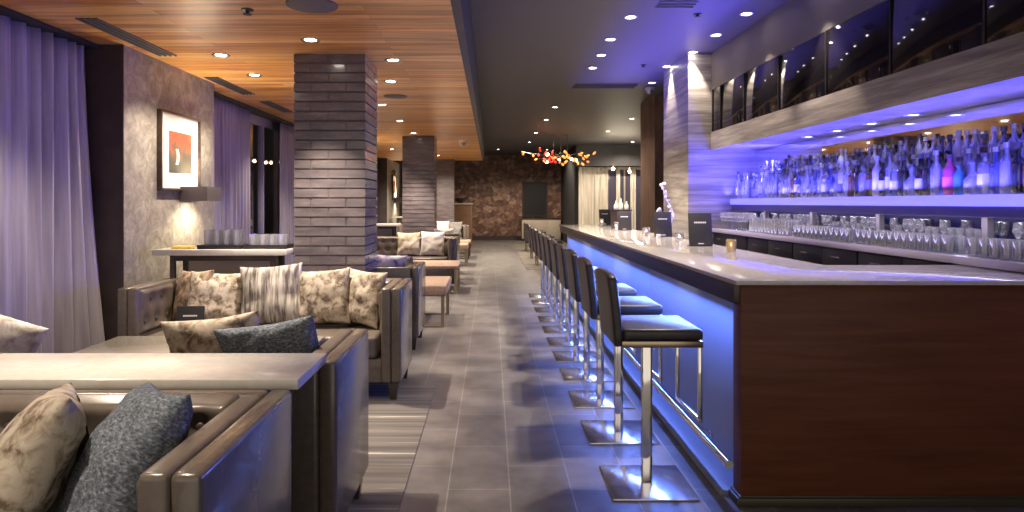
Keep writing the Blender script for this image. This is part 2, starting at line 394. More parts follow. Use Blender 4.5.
# curtain track and curtains
def curtain(y0, y1, label, x=CX, mtl=M_CURTAIN, z1=ZW-0.03, axis='y', flare=0.0, xflare=0.0, amp=0.06, per=0.13, group='lavender curtains along the windows', seed=0):
    rnd = random.Random(seed); ph = [rnd.uniform(0, 6.28) for _ in range(4)]
    L = y1-y0
    def f(u, v):
        t = u*L
        a = amp*(0.55+0.45*v*0)*(1+0.5*math.sin(t*1.7+ph[0]))
        wv = a*math.sin(2*PI*t/per+ph[1]+0.9*math.sin(t*2.3+ph[2])) + 0.25*a*math.sin(4*PI*t/per*1.13+ph[3])
        low = (1-v)
        wv *= 0.75+0.5*low
        fl = flare*low**1.6*u
        z = 0.02+(z1-0.02)*v
        if axis == 'y': return (x+wv+xflare*low**1.5*u, y0+t+fl, z)
        return (y0+t, x+wv, z)
    m = MB().surf(f, int(L/per*12), 14)
    o = m.build('curtain', mtl, angle=180)
    md = o.modifiers.new('cloth_thickness', 'SOLIDIFY'); md.thickness = 0.004
    tag(o, label, 'curtain', group); return o
curtain(2.7, 4.32, 'floor length lavender curtain farthest toward the near end of the windows', seed=1)
curtain(4.34, 5.02, 'lavender curtain panel second from the dark pier edge, by the near sofas', seed=2, per=0.15, amp=0.07, flare=-0.05)
curtain(5.06, 5.42, 'lavender curtain panel touching the dark edge of the plaster pier', seed=3, per=0.11, amp=0.05, xflare=0.22)
curtain(7.27, 9.1, 'lavender curtain between the plaster pier and the night window', seed=4, per=0.14)
curtain(10.45, 12.4, 'lavender curtain beside the nearest brick column beyond the night window', seed=5, per=0.14)
curtain(14.3, 16.0, 'lavender curtain beyond the second plaster pier, behind the columns', seed=6, per=0.2)
curtain(17.4, 19.2, 'lavender curtain farthest along the window side of the room', seed=7, per=0.2)
struct(MB().box(-3.42, -3.24, Y0, 5.45, ZW-0.035, ZW-0.002).box(-3.42, -3.24, 7.25, 12.45, ZW-0.035, ZW-0.002).box(-3.42, -3.24, 14.25, 19.28, ZW-0.035, ZW-0.002).build('trim_curtain_track', M_SLOT))
# bulbs added outside in place of warm lights reflected in the window
st = thing('reflected_bulbs', 'made up row of warm bulbs outside, for lights reflected in the night window', 'stand-in lights', (-4.6, 13.0, 2.3))
pts = [(-4.6, 11.4+0.16*i, 2.42-0.10*math.sin(PI*i/20)) for i in range(21)]
MB().tube(pts, 0.006, 6).build('cable', M_BLACK, st, world=True)
for q, yy in enumerate((11.4, 14.6)): MB().cyl((-4.6, yy, -0.1), (-4.6, yy, 2.46), 0.03, 10).build('pole', M_BLACK, st, world=True)
bulb_me = MB().lathe([(0,-0.06),(0.03,-0.045),(0.035,-0.02),(0.015,0.0),(0.012,0.015),(0,0.015)], 10).mesh('bulb', M_BULB)
for i in range(1, 20, 2):
    o = link_mesh('bulb', bulb_me, st, (0, pts[i][1]-13.0, pts[i][2]-2.3-0.01))

# brick columns
def brick_column_mesh(wx, wy, h):
    rnd = random.Random(11); m = MB(); core = MB()
    ch, g = 0.0845, 0.012
    n = int(h/ch)+1
    for c in range(n):
        z0 = c*ch; z1 = min(z0+ch-g, h-0.002)
        if z1-z0 < 0.01: continue
        off = 0.0 if c % 2 == 0 else 0.155
        for side in range(4):
            L = wx if side % 2 == 0 else wy
            # runs along the side, corner bricks alternate
            x = -L/2 - (0.155 if c % 2 else 0)
            k = 0
            while x < L/2-0.001:
                a, b = max(x, -L/2), min(x+0.31-g, L/2)
                x += 0.31
                if b-a < 0.02: continue
                p = rnd.uniform(0.0, 0.006)
                if side == 0: m.box(a, b, -wy/2, -wy/2+0.05, z0, z1, 0, mtx=Matrix.Translation((0,-p*0.5,0)))
                elif side == 2: m.box(a, b, wy/2-0.05, wy/2, z0, z1, 0, mtx=Matrix.Translation((0,p*0.5,0)))
                elif side == 1: m.box(wx/2-0.05, wx/2, a, b, z0, z1, 0, mtx=Matrix.Translation((p*0.5,0,0)))
                else: m.box(-wx/2, -wx/2+0.05, a, b, z0, z1, 0, mtx=Matrix.Translation((-p*0.5,0,0)))
    core.box(-wx/2+0.008, wx/2-0.008, -wy/2+0.008, wy/2-0.008, 0, h)
    return m.mesh('column_bricks', M_BRICK, smooth=False), core.mesh('column', M_MORTAR, smooth=False)
bm_, cm_ = brick_column_mesh(0.624, 0.62, ZW)
for y in (6.11, 13.21, 20.05):
    col = struct(link_mesh('column', cm_, None, (-1.419, y, 0)))
    link_mesh('brick_facing', bm_, col)

# right side: back bar niche, bulkhead, pier, pillar, far wing
NY0, NY1 = 1.6, 8.4
struct(MB().box(2.8, 3.5, NY0, 9.6, 2.91, ZD).build('wall_bulkhead', M_TAUPE))
struct(MB().box(2.83, 3.5, NY0, 8.4, 2.37, 2.91).build('wall_bulkhead_core', M_BLACKMATTE))
struct(MB().box(2.8, 3.5, NY0, 8.4, 2.14, 2.37).build('trim_stone_band', M_STONE))
struct(MB().box(2.51, 3.5, 8.4, 9.6, 0, 2.915).build('wall_stone_pier', M_STONE))
struct(MB().box(2.51, 2.8, 8.4, 9.6, 2.915, ZD).build('wall_pier_head', M_STONE))
struct(MB().box(3.375, 3.5, NY0, 8.4, 0, 2.14).build('wall_right', M_BACKBLUE))
struct(MB().box(3.5, 3.6, Y0, 12.7, 0, ZD).build('wall_right', M_DARKWALL))
struct(MB().box(2.88, 3.5, 11.6, 12.7, 0, ZD).build('column_brown', M_PILLAR))
struct(MB().box(2.86, 7.0, 22.0, 22.15, 0, ZD).build('wall_far_wing', M_DARKWALL))
struct(MB().box(2.78, 2.86, 22.0, YB, 0, ZD).build('wall_return', M_BLACKMATTE))
struct(MB().box(2.78, 7.0, 21.5, 21.99, 2.68, ZD-0.001).build('trim_beam', M_FASCIA))
struct(MB().box(7.0, 7.2, 12.6, 22.15, 0, ZD).build('wall_far_right', M_DARKWALL))
struct(MB().box(3.6, 7.0, 12.5, 12.7, 0, ZD).build('wall_far_near', M_DARKWALL))
# mirror
mr = MB().box(3.360, 3.374, NY0, 8.39, 1.525, 2.135).build('back_bar_mirror', M_MIRROR)
tag(mr, 'long mirror behind the bottles of the blue lit back bar', 'mirror')
# dark glass panels above the stone band
edges = [8.36, 8.07, 7.32, 6.44, 5.53, 4.64, 3.756, 2.87]
for i, (b, a) in enumerate(zip(edges, edges[1:])):
    t = thing('glass_board', 'black glossy glass panel over the back bar, %s' % (['narrow one beside the stone pier','first wide one from the stone pier','second wide one from the stone pier','third wide one from the stone pier','fourth wide one from the stone pier','fifth wide one from the stone pier','last one cut by the frame edge','out past the frame edge'][i]), 'wall panel', (2.815, (a+b)/2, 2.37), 0, 'black glass panels over the back bar')
    MB().box(2.802, 2.829, a+0.012, b-0.012, 2.375, 2.905, 0.003).build('pane', M_BLACKGLASS, t, world=True)
    MB().box(2.797, 2.829, b-0.012, b, 2.372, 2.908).build('mullion', M_BLACKMATTE, t, world=True)

# ---------------------------------------------------------------- recessed lights, vents, speakers
ring_me = MB().lathe([(0.050,-0.001),(0.075,-0.008),(0.080,0.0),(0.048,0.0)], 20).mesh('trim_ring', M_BRONZE)
ring_w = MB().lathe([(0.042,-0.001),(0.062,-0.007),(0.066,0.0),(0.040,0.0)], 20).mesh('trim_ring', M_WHITEPAINT)
lens_me = MB().lathe([(0,-0.003),(0.040,-0.003),(0.048,-0.001)], 20).mesh('lens', M_LAMP)
soffit_disc_me = MB().lathe([(0,-0.003),(0.030,-0.003),(0.036,-0.001)], 20).mesh('lens', M_SOFFITDISC)
def lamp_name(ys, y, z, s):
    seen = [q for q in ys if 203-660*(z-1.47)/q > 0]
    if y in seen: return '%s %s' % (ORD[seen.index(y)], s)
    return 'unseen %s, %s past the photo edge' % (s.replace(' in the wooden ceiling','').replace(' in the dark ceiling',''), ORD[[q for q in ys if q not in seen].index(y)])
def downlight(x, y, z, label, ring, energy, color=WARM, spot=68, group=None, lens=None, soft=0.018):
    t = thing('recessed_downlight', label, 'ceiling light', (x, y, z-0.0015), 0, group)
    link_mesh('trim_ring', ring, t); link_mesh('lens', lens or lens_me, t)
    if energy:
        l = bpy.data.lights.new('downlight_bulb', 'SPOT'); l.energy = energy; l.color = color
        l.spot_size = math.radians(spot); l.spot_blend = 0.55; l.shadow_soft_size = soft
        o = bpy.data.objects.new('downlight_bulb', l); C.objects.link(o); o.parent = t; o.location = (0, 0, -0.02)
    return t
E1 = 185
row = [1.5, 3.3, 5.3, 7.1, 8.8, 10.5, 12.35, 14.3, 16.2, 18.2]
for i, y in enumerate(row):
    x = -1.08 if abs(y-7.1) < .01 else -1.45
    downlight(x, y, ZW, lamp_name(row, y, ZW, 'round downlight of the aisle side row in the wooden ceiling'), ring_me, 55 if abs(y-7.1) < .01 else (75 if y < 2 else (130 if y < 4 else E1)), spot=68 if i < 8 else 150, group='aisle side downlights in the wooden ceiling')
for i, (x, y) in enumerate([(-2.39, 3.6), (-2.39, 5.84), (-2.42, 6.75), (-2.4, 9.4), (-2.4, 12.3), (-2.4, 16.0)]):
    downlight(x, y, ZW, lamp_name([3.6,5.84,6.75,9.4,12.3,16.0], y, ZW, 'round downlight of the window side row in the wooden ceiling'), ring_me, E1*0.3, spot=120, group='window side downlights in the wooden ceiling')
downlight(-0.9, 6.05, ZW, 'round downlight in the wooden ceiling right of the nearest brick column', ring_me, 18, spot=50)
for i, (x, y) in enumerate([(1.43,4.6),(1.43,6.76),(1.39,7.68),(1.42,8.5),(1.43,9.3)]):
    downlight(x, y, ZD, lamp_name([4.6,6.76,7.68,8.5,9.3], y, ZD, 'small downlight of the row in the dark ceiling over the stools'), ring_w, 150, soft=0.06, spot=84, group='small downlights over the bar stools')
for i, (x, y) in enumerate([(2.57,5.5),(2.57,6.64),(2.55,7.48),(2.55,8.33),(2.45,9.2),(2.55,10.45)]):
    downlight(x, y, ZD, lamp_name([5.5,6.64,7.48,8.33,9.2,10.45], y, ZD, 'small downlight of the row in the dark ceiling beside the bulkhead'), ring_w, 60, spot=64, group='small downlights beside the bulkhead')
for i, (x, y) in enumerate([(1.27,13.1),(1.26,15.1),(1.22,17.9),(1.2,20.6),(0.25,23.4),(2.0,23.5)]):  # last two lamps added to brighten the back wall
    downlight(x, y, ZD, '%s downlight of the far aisle row in the dark ceiling beyond the bar' % ORD[i], ring_w, 90, spot=150, group='far aisle downlights')
for i, (x, y) in enumerate([(3.18,14.9),(3.1,17.5),(4.4,20.5)]):
    downlight(x, y, ZD, '%s downlight in the dark ceiling of the far right wing' % ORD[i], ring_w, 90, spot=150, group='far wing downlights')
for i, y in enumerate([5.0, 5.55, 6.1, 6.65]):  # glowing discs added for white streaks of reflected light on the soffit
    downlight(3.2, y, 2.14, '%s small glowing disc added under the blue back bar soffit' % ORD[i], ring_w, 1.5, (0.8,0.75,1.0), lens=soffit_disc_me, group='added glowing discs under the soffit')
def slot_vent(x0, x1, y0, y1, z, label):
    t = thing('slot_vent', label, 'vent', ((x0+x1)/2, (y0+y1)/2, z))
    MB().box(x0, x1, y0, y1, z-0.004, z-0.0005).build('slot_backing', M_SLOT, t, world=True)
    m = MB()
    if y1-y0 > x1-x0:
        for k in range(4):
            x = x0+(x1-x0)*k/3; m.box(x-0.006, x+0.006, y0-0.01, y1+0.01, z-0.012, z-0.001)
    else:
        for k in range(4):
            y = y0+(y1-y0)*k/3; m.box(x0-0.01, x1+0.01, y-0.006, y+0.006, z-0.012, z-0.001)
    m.build('fins', M_GRILLE, t, world=True)
slot_vent(-2.93, -2.79, 4.67, 5.84, ZW, 'long dark slot vent in the wooden ceiling over the plaster pier')
slot_vent(-2.97, -2.84, 6.86, 7.93, ZW, 'slot vent in the wooden ceiling above the lavender curtain by the window')
slot_vent(-2.97, -2.84, 8.5, 9.5, ZW, 'slot vent in the wooden ceiling nearest the brick column')
slot_vent(1.35, 2.35, 10.55, 10.9, ZD, 'wide slot vent in the dark ceiling over the far bar end')
slot_vent(1.6, 1.95, 6.15, 6.4, ZD, 'small square vent in the dark ceiling near the top of the frame')
def disc(x, y, z, r, label):
    t = thing('ceiling_speaker', label, 'speaker', (x, y, z-0.001))
    MB().lathe([(0,-0.012),(r*0.9,-0.012),(r*0.93,-0.010)], 32).build('grille', M_GRILLE, t)
    MB().lathe([(r*0.93,-0.010),(r,-0.010),(r*1.02,0)], 32).build('rim', M_TAUPE, t)
disc(-1.18, 4.35, ZW, 0.165, 'large round grey speaker grille in the wooden ceiling')
disc(-1.17, 8.08, ZW, 0.14, 'smaller round speaker grille in the wooden ceiling beyond the near column')
def dome_camera(x, y, z, label):
    t = thing('dome_camera', label, 'camera', (x, y, z))
    MB().lathe([(0,-0.045),(0.075,-0.045),(0.08,-0.02),(0.08,0)], 20).build('housing', M_WHITEPAINT, t)
    MB().lathe([(0,-0.105),(0.03,-0.10),(0.055,-0.075),(0.06,-0.045)], 20).build('dome', M_STEEL, t)
dome_camera(-0.6, 14.0, ZW, 'white dome camera under the far part of the wooden ceiling')
dome_camera(2.62, 10.9, ZD, 'white dome camera on the dark ceiling beside the brown pillar')
for x, y, z, lb in ((-1.65, 4.47, ZW, 'small dark sprinkler in the wooden ceiling near the large speaker grille'), (2.08, 6.65, ZD, 'small dark sprinkler in the dark ceiling near the bulkhead'), (2.1, 9.1, ZD, 'small dark sprinkler in the dark ceiling over the far bar')):
    o = MB().lathe([(0,-0.035),(0.028,-0.035),(0.03,-0.03),(0.012,-0.025),(0.012,-0.01),(0.04,-0.006),(0.042,0)], 16).build('sprinkler', M_BLACK)
    o.location = (x, y, z); tag(o, lb, 'sprinkler')

# ---------------------------------------------------------------- bar counter
BY1 = 11.3
bar = thing('bar_counter', 'long bar with pale stone top, blue lit front and mahogany end panel', 'bar counter', (1.6, 3.2, 0))
MB().prism([(1.165,3.14),(3.37,3.14),(3.37,3.94),(1.99,3.94),(1.99,BY1),(1.165,BY1)], 1.078, 1.10, 0.004).build('countertop', M_QUARTZ, bar, world=True)
MB().box(1.18, 1.25, 3.21, BY1-0.03, 0.98, 1.077, 0.004).build('apron', M_DARKWOOD, bar, world=True)
MB().box(1.21, 3.36, 3.2, 3.30, 0.05, 1.077, 0.003).build('end_panel', M_REDWOOD, bar, world=True)
MB().box(1.19, 3.36, 3.185, 3.31, 0.0, 0.042, 0.006).box(1.20, 3.36, 3.192, 3.31, 0.042, 0.052, 0.003).build('base_moulding', M_OLIVE, bar, world=True)
MB().box(1.32, 1.88, 3.31, BY1-0.04, 0.0, 1.076).box(1.88, 3.36, 3.31, 3.85, 0, 1.076).build('carcass', M_BLACKMATTE, bar, world=True)
ys = [3.31, 5.4, 7.75, 10.1, BY1-0.04]
for a, b in zip(ys, ys[1:]):
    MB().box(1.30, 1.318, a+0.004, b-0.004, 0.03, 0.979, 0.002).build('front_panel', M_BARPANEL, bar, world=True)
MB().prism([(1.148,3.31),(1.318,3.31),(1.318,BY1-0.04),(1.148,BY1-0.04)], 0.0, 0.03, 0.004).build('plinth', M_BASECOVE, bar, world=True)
rail = MB().cyl((1.155,3.2,0.2),(1.155,BY1-0.1,0.2),0.022,16).build('foot_rail', M_CHROME, bar, world=True)
for k in range(7):
    y = 3.9+1.15*k
    b = MB().cyl((1.155,y,0.2),(1.30,y,0.10),0.009,8).cyl((1.294,y,0.10),(1.30,y,0.10),0.03,12).build('rail_bracket', M_CHROME, rail, world=False)
    b.data.transform(Matrix.Translation(-Vector(bar.location)))
MB().box(1.985, 1.996, 3.95, BY1, 1.082, 1.096).build('light_strip', M_LEDEDGE, bar, world=True)

# ---------------------------------------------------------------- back bar
wt = thing('back_bar_worktop', 'dark continuous worktop of the back bar under the glassware', 'worktop', (3.05, 5.8, 1.1))
MB().box(2.80, 3.359, 3.3, 8.395, 1.12, 1.15, 0.004).build('slab', M_STEEL, wt, world=True)
MB().box(2.788, 2.80, 3.3, 8.395, 1.105, 1.152, 0.003).build('front_lip', M_FRAMEMETAL, wt, world=True)
for i in range(4):
    y0 = 4.0+1.1*i if i else 4.0; y1 = 5.1+1.1*i-0.01
    if i == 3: y1 = 8.39
    nm = ['nearest the bar return', 'second from the bar return', 'third from the bar return', 'beside the stone pier'][i]
    cab = thing('bar_cabinet', 'black under counter cabinet of the back bar, %s' % nm, 'cabinet', (3.1, (y0+y1)/2, 0), 0, 'under counter cabinets of the back bar')
    MB().box(2.86, 3.355, y0+0.005, y1, 0, 1.10).build('carcass', M_BLACK, cab, world=True)
    ym = (y0+y1)/2
    for (a, b) in ((y0+0.01, ym-0.004), (ym+0.004, y1-0.004)):
        d = MB().box(2.83, 2.858, a, b, 0.92, 1.09, 0.003).build('drawer', M_BLACK, cab, world=True)
        h = MB().cyl((2.805, (a+b)/2-0.06, 1.03), (2.805, (a+b)/2+0.06, 1.03), 0.007, 8).cyl((2.805,(a+b)/2-0.05,1.03),(2.83,(a+b)/2-0.05,1.03),0.005,6).cyl((2.805,(a+b)/2+0.05,1.03),(2.83,(a+b)/2+0.05,1.03),0.005,6).build('handle', M_CHROME, d)
        h.data.transform(Matrix.Translation(-Vector(cab.location)))
        MB().box(2.83, 2.858, a, b, 0.1, 0.91, 0.003).build('door', M_BLACK, cab, world=True)
shelf = thing('bottle_shelf', 'glowing blue acrylic shelf carrying the bottles before the mirror', 'shelf', (3.2, 5.0, 1.45))
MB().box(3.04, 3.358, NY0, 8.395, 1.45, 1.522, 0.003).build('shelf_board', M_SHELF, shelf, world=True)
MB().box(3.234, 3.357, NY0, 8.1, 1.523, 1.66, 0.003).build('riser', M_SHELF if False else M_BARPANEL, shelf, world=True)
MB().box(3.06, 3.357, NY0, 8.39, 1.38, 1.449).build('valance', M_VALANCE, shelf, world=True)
for y in (7.44, 6.35, 5.26, 4.12, 3.05):
    MB().box(3.08, 3.12, y-0.025, y+0.025, 1.151, 1.379).build('post', M_POST, shelf, world=True)

# bottles
def bottle_proto(kind, r, h, neck, prof, gl, cap, lab, shoulders=0.62):
    sh = h*shoulders
    if prof == 'round':
        p = [(0,0),(r*0.92,0),(r,0.008),(r,sh*0.95),(r*0.85,sh*1.06),(neck,sh*1.2),(neck,h*0.93),(0,h*0.93)]
    elif prof == 'squat':
        p = [(0,0),(r*0.95,0),(r*1.05,h*0.12),(r*1.0,h*0.42),(r*0.5,h*0.56),(neck,h*0.62),(neck,h*0.92),(0,h*0.92)]
    else:
        p = [(0,0),(r*0.98,0),(r,0.006),(r*1.0,sh),(r*0.92,sh+0.008),(neck*1.2,sh+0.022),(neck,sh+0.05),(neck,h*0.92),(0,h*0.92)]
    body = MB().lathe(p, 12 if prof != 'square' else 8).mesh('body', gl)
    c = MB().lathe([(0,h*0.90),(neck*1.35,h*0.90),(neck*1.35,h),(0,h)], 10).mesh('cap', cap)
    l = MB().lathe([(r*1.02+0.001,h*0.14),(r*1.02+0.001,h*0.40)], 12 if prof != 'square' else 8).mesh('paper_label', lab) if prof != 'squat' else None
    return kind, body, c, l, r
KINDS = [
 bottle_proto('clear glass spirit bottle', 0.037, 0.31, 0.013, 'round', G_B_CLEAR, M_CAPLIGHT, M_LABEL),
 bottle_proto('dark glass bottle', 0.037, 0.30, 0.014, 'round', G_B_DARK, M_CAP, M_LABEL),
 bottle_proto('amber whiskey bottle', 0.040, 0.27, 0.016, 'square', G_B_AMBER, M_CAP, M_LABELDK, 0.66),
 bottle_proto('square clear bottle', 0.043, 0.26, 0.016, 'square', G_B_CLEAR, M_CAP, M_LABEL, 0.7),
 bottle_proto('frosted white bottle', 0.038, 0.32, 0.015, 'round', G_B_WHITE, M_CAPLIGHT, M_LABELDK, 0.66),
 bottle_proto('blue tinted bottle', 0.036, 0.29, 0.013, 'round', G_B_BLUE, M_CAPLIGHT, M_LABEL, 0.58),
 bottle_proto('squat clear decanter bottle', 0.052, 0.23, 0.016, 'squat', G_B_CLEAR, M_CAP, None),
 bottle_proto('tall slim clear bottle', 0.030, 0.34, 0.012, 'round', G_B_CLEAR, M_CAP, M_LABEL, 0.66),
]
def place_bottle(kind, x, y, z, label, group, rot=0.0):
    k, body, c, l, r = kind
    t = thing('liquor_bottle', label, 'bottle', (x, y, z), rot, group)
    link_mesh('body', body, t); link_mesh('cap', c, t)
    if l and rb.random() < 0.55: link_mesh('paper_label', l, t, (0, 0, rb.uniform(-0.02, 0.03)))
    return t
rb = random.Random(3)
placed = []
PINK = bottle_proto('pink bottle', 0.040, 0.275, 0.014, 'round', G_B_PINK, M_LABELDK, mat('pink_label',(0.75,0.12,0.35),0.5), 0.66)
TEAL = bottle_proto('teal bottle', 0.036, 0.21, 0.014, 'round', G_B_TEAL, M_CAP, M_LABELDK, 0.66)
for tier, (zz, xs, ya, yb, nm) in enumerate([(1.5225, (3.083, 3.176), 3.3, 8.2, 'lower shelf'), (1.6605, (3.29,), 3.3, 8.0, 'raised back step')]):
    for x in xs:
        y = ya + rb.uniform(0, 0.05)
        while y < yb:
            k = rb.choices(KINDS, [5,2.2,1.6,2.2,1.6,2.0,1.3,2.0])[0]
            r = k[4]*1.06
            y += r
            if tier == 0 and x < 3.15 and abs(y-4.43) < 0.13:
                y += 0.02; continue
            if tier == 0 and x < 3.15 and y > 6.9 and rb.random() < 0.45: y += 0.07; continue
            while any(abs(zz-q[3]) < .01 and math.hypot(x-q[0], y-q[1]) < k[4]*1.06+q[2] for q in placed): y += 0.006
            placed.append((x, y, k[4]*1.06, zz))
            place_bottle(k, x+rb.uniform(-0.002, 0.002), y, zz, '%s on the %s before the mirror' % (k[0], nm), '%ss on the %s' % (k[0], nm), rb.uniform(0, 6))
            y += r + rb.choice([0.0, 0.002, 0.004, 0.008])
place_bottle(PINK, 3.10, 4.46, 1.5225, 'hot pink bottle at the front of the blue lit shelf', None)
place_bottle(TEAL, 3.10, 4.37, 1.5225, 'short teal bottle beside the hot pink bottle', None)

# glassware on the back bar worktop
tumbler = MB().lathe([(0,0),(0.030,0),(0.036,0.11),(0.034,0.11),(0.028,0.012),(0,0.012)], 12).mesh('glass_tumbler', G_CLEAR)
wine = MB().lathe([(0,0),(0.033,0),(0.030,0.004),(0.005,0.008),(0.004,0.09),(0.025,0.11),(0.038,0.145),(0.034,0.20),(0.032,0.20),(0.036,0.145),(0.022,0.113),(0,0.105)], 12).mesh('wine_glass', G_CLEAR)
highball = MB().lathe([(0,0),(0.029,0),(0.033,0.15),(0.031,0.15),(0.027,0.012),(0,0.012)], 12).mesh('highball_glass', G_CLEAR)
rg = random.Random(5)
bays = [(3.42, 4.07, 'nearest the mahogany bar end', tumbler, 0.11), (4.15, 5.23, 'between the two nearest posts', tumbler, 0.11), (5.30, 6.32, 'between the second and third posts', tumbler, 0.11), (6.39, 7.41, 'between the third and fourth posts', highball, 0.15), (7.48, 8.3, 'beside the stone pier', wine, 0.2)]
for a, b, nm, me, hh in bays:
    for ri, x in enumerate((2.90, 2.985, 3.17, 3.26)):
        y = a+0.04
        while y < b-0.03:
            m2 = me
            if ri >= 2: m2 = wine if rg.random() < 0.6 else highball
            if ri == 3 and rg.random() < 0.3: y += 0.08; continue
            kind = {'glass_tumbler':'short clear tumbler','wine_glass':'clear stemmed wine glass','highball_glass':'tall clear highball glass'}[m2.name.split('.')[0]]
            o = link_mesh(m2.name.split('.')[0], m2, None, (x+rg.uniform(-.004,.004), y, 1.151))
            tag(o, '%s on the back bar worktop %s' % (kind, nm), 'glass', '%ses on the worktop %s' % (kind, nm))
            y += 0.083

# ---------------------------------------------------------------- bar stools
def make_stool():
    t = thing('bar_stool', '', 'bar stool', (0.815, 3.46, 0), 0, 'black bar stools along the bar')
    h = 0.2135
    MB().box(-h, h, -h, h, 0.0, 0.012, 0.003).build('base_plate', mat('brushed_chrome', (0.80,0.80,0.82), 0.2, 1.0), t)
    MB().box(-0.025, 0.025, -0.025, 0.025, 0.012, 0.756, 0.004).build('post', M_CHROME, t)
    MB().box(-0.17, 0.23, -h, h, 0.757, 0.789, 0.004).build('seat_frame', M_BRONZE, t)
    def seat(u, v): return (0,0,0)
    MB().box(-0.165, 0.232, -h-0.002, h+0.002, 0.79, 0.848, 0.018, 3).build('seat', M_BLKLEATHER, t)
    # slightly bowed backrest
    m = MB()
    m.box(-0.208, -0.162, -h, h, 0.76, 1.12, 0.014, 3)
    bmesh.ops.subdivide_edges(m.bm, edges=[e for e in m.bm.edges if abs(e.verts[0].co.z-e.verts[1].co.z) > 0.2 or abs(e.verts[0].co.y-e.verts[1].co.y) > 0.2], cuts=6, use_grid_fill=True)
    for v in m.bm.verts:
        zz = (v.co.z-0.76)/0.36
        v.co.x -= 0.035*max(0, zz)**1.5
        v.co.z -= 0.02*(v.co.y/h)**4*max(0, zz)
    m.build('backrest', M_BLKLEATHER, t)
    r = 0.010
    MB().box(0.208, 0.228, -0.205, -0.185, 0.39, 0.757, 0.003).box(0.208, 0.228, 0.185, 0.205, 0.39, 0.757, 0.003).box(0.208, 0.228, -0.205, 0.205, 0.385, 0.405, 0.003).build('footrest', M_CHROME, t)
    return t
stool = make_stool()
sy = [3.46, 4.22, 4.93, 5.63, 6.30, 6.97, 7.64, 8.32, 9.05, 9.75, 10.45]
for i, y in enumerate(sy):
    lab = 'black leather bar stool on a chrome base plate, %s from the mahogany bar end' % ('first' if i == 0 else ORD[i])
    if i == 0: stool['label'] = lab
    else: dup(stool, (0.815, y, 0), None, lab)

# ---------------------------------------------------------------- things on the bar
def menu_stand(x, y, z, w_, h_, yaw, label):
    t = thing('menu_stand', label, 'menu', (x, y, z), yaw, 'black menu stands')
    tl = Matrix.Rotation(math.radians(-7), 4, 'X')
    MB().box(-w_/2, w_/2, -0.006, 0.006, 0.004, h_, 0.002, mtx=tl).build('cover', M_MENU, t)
    MB().box(-w_/2, w_/2, 0.0, 0.07, 0.0, 0.006, 0.001).build('foot', M_MENU, t)
    m = MB()
    n = 7; ww = w_*0.52/n
    for k in range(n): m.box(-w_*0.26+k*ww, -w_*0.26+(k+0.8)*ww, -0.0072, -0.006, h_*0.69, h_*0.735, mtx=tl)
    m.build('title_lettering', M_TITLE, t)
    MB().box(-w_*0.12, w_*0.12, -0.0072, -0.006, h_*0.06, h_*0.09, mtx=tl).build('foot_mark', M_TITLE, t)
menu_stand(1.80, 5.66, 1.10, 0.20, 0.285, 0.0, 'largest black menu stand, in front of the striped stone pier')
menu_stand(1.88, 7.2, 1.10, 0.20, 0.275, 0.12, 'black menu stand before the brown pillar, beside the white ornament')
menu_stand(1.80, 8.9, 1.10, 0.19, 0.26, -0.1, 'black menu stand before the caddy with white bottles')
menu_stand(1.90, 11.0, 1.10, 0.19, 0.265, 0.1, 'farthest black menu stand on the bar, before the cream curtain')
def votive(x, y, z, r, h, label, m=G_CLEAR):
    t = thing('votive_candle', label, 'candle', (x, y, z), 0, 'votive candles on the bar')
    MB().lathe([(0,0),(r*0.85,0),(r,h*0.5),(r*0.97,h),(r*0.90,h),(r*0.9,h*0.5),(r*0.78,0.008),(0,0.008)], 16).build('glass_cup', m, t)
    MB().lathe([(0,0.009),(r*0.7,0.009),(r*0.7,h*0.5),(0,h*0.52)], 14).build('wax', M_WAX, t)
    MB().sphere((0,0,h*0.62), 0.006, (1,1,2), seg=8).build('flame', M_BULB, t)
votive(1.79, 4.92, 1.10, 0.038, 0.10, 'gold glass votive candle nearest the mahogany bar end', M_GOLDGLASS)
votive(1.79, 6.27, 1.10, 0.042, 0.09, 'clear votive candle between the two nearest menu stands')
votive(1.74, 7.4, 1.10, 0.045, 0.095, 'clear votive candle left of the menu stand before the pillar')
votive(1.66, 8.75, 1.10, 0.03, 0.12, 'slim white votive candle left of the menu stand before the caddy')
votive(1.76, 10.5, 1.10, 0.035, 0.12, 'farthest votive candle on the bar, beside the farthest menu stand')
for x, y, lb in ((1.67, 5.75, 'small white folded card beside the largest menu stand'), (1.78, 7.0, 'small white folded card beside the menu stand before the pillar')):
    o = MB().box(-0.02,0.02,-0.003,0.0,0,0.04, mtx=Matrix.Rotation(0.3,4,'X')).box(-0.02,0.02,0.0,0.003,0,0.04, mtx=Matrix.Translation((0,0.02,0)) @ Matrix.Rotation(-0.3,4,'X')).build('folded_card', M_CARD)
    o.location = (x, y, 1.101); tag(o, lb, 'card')
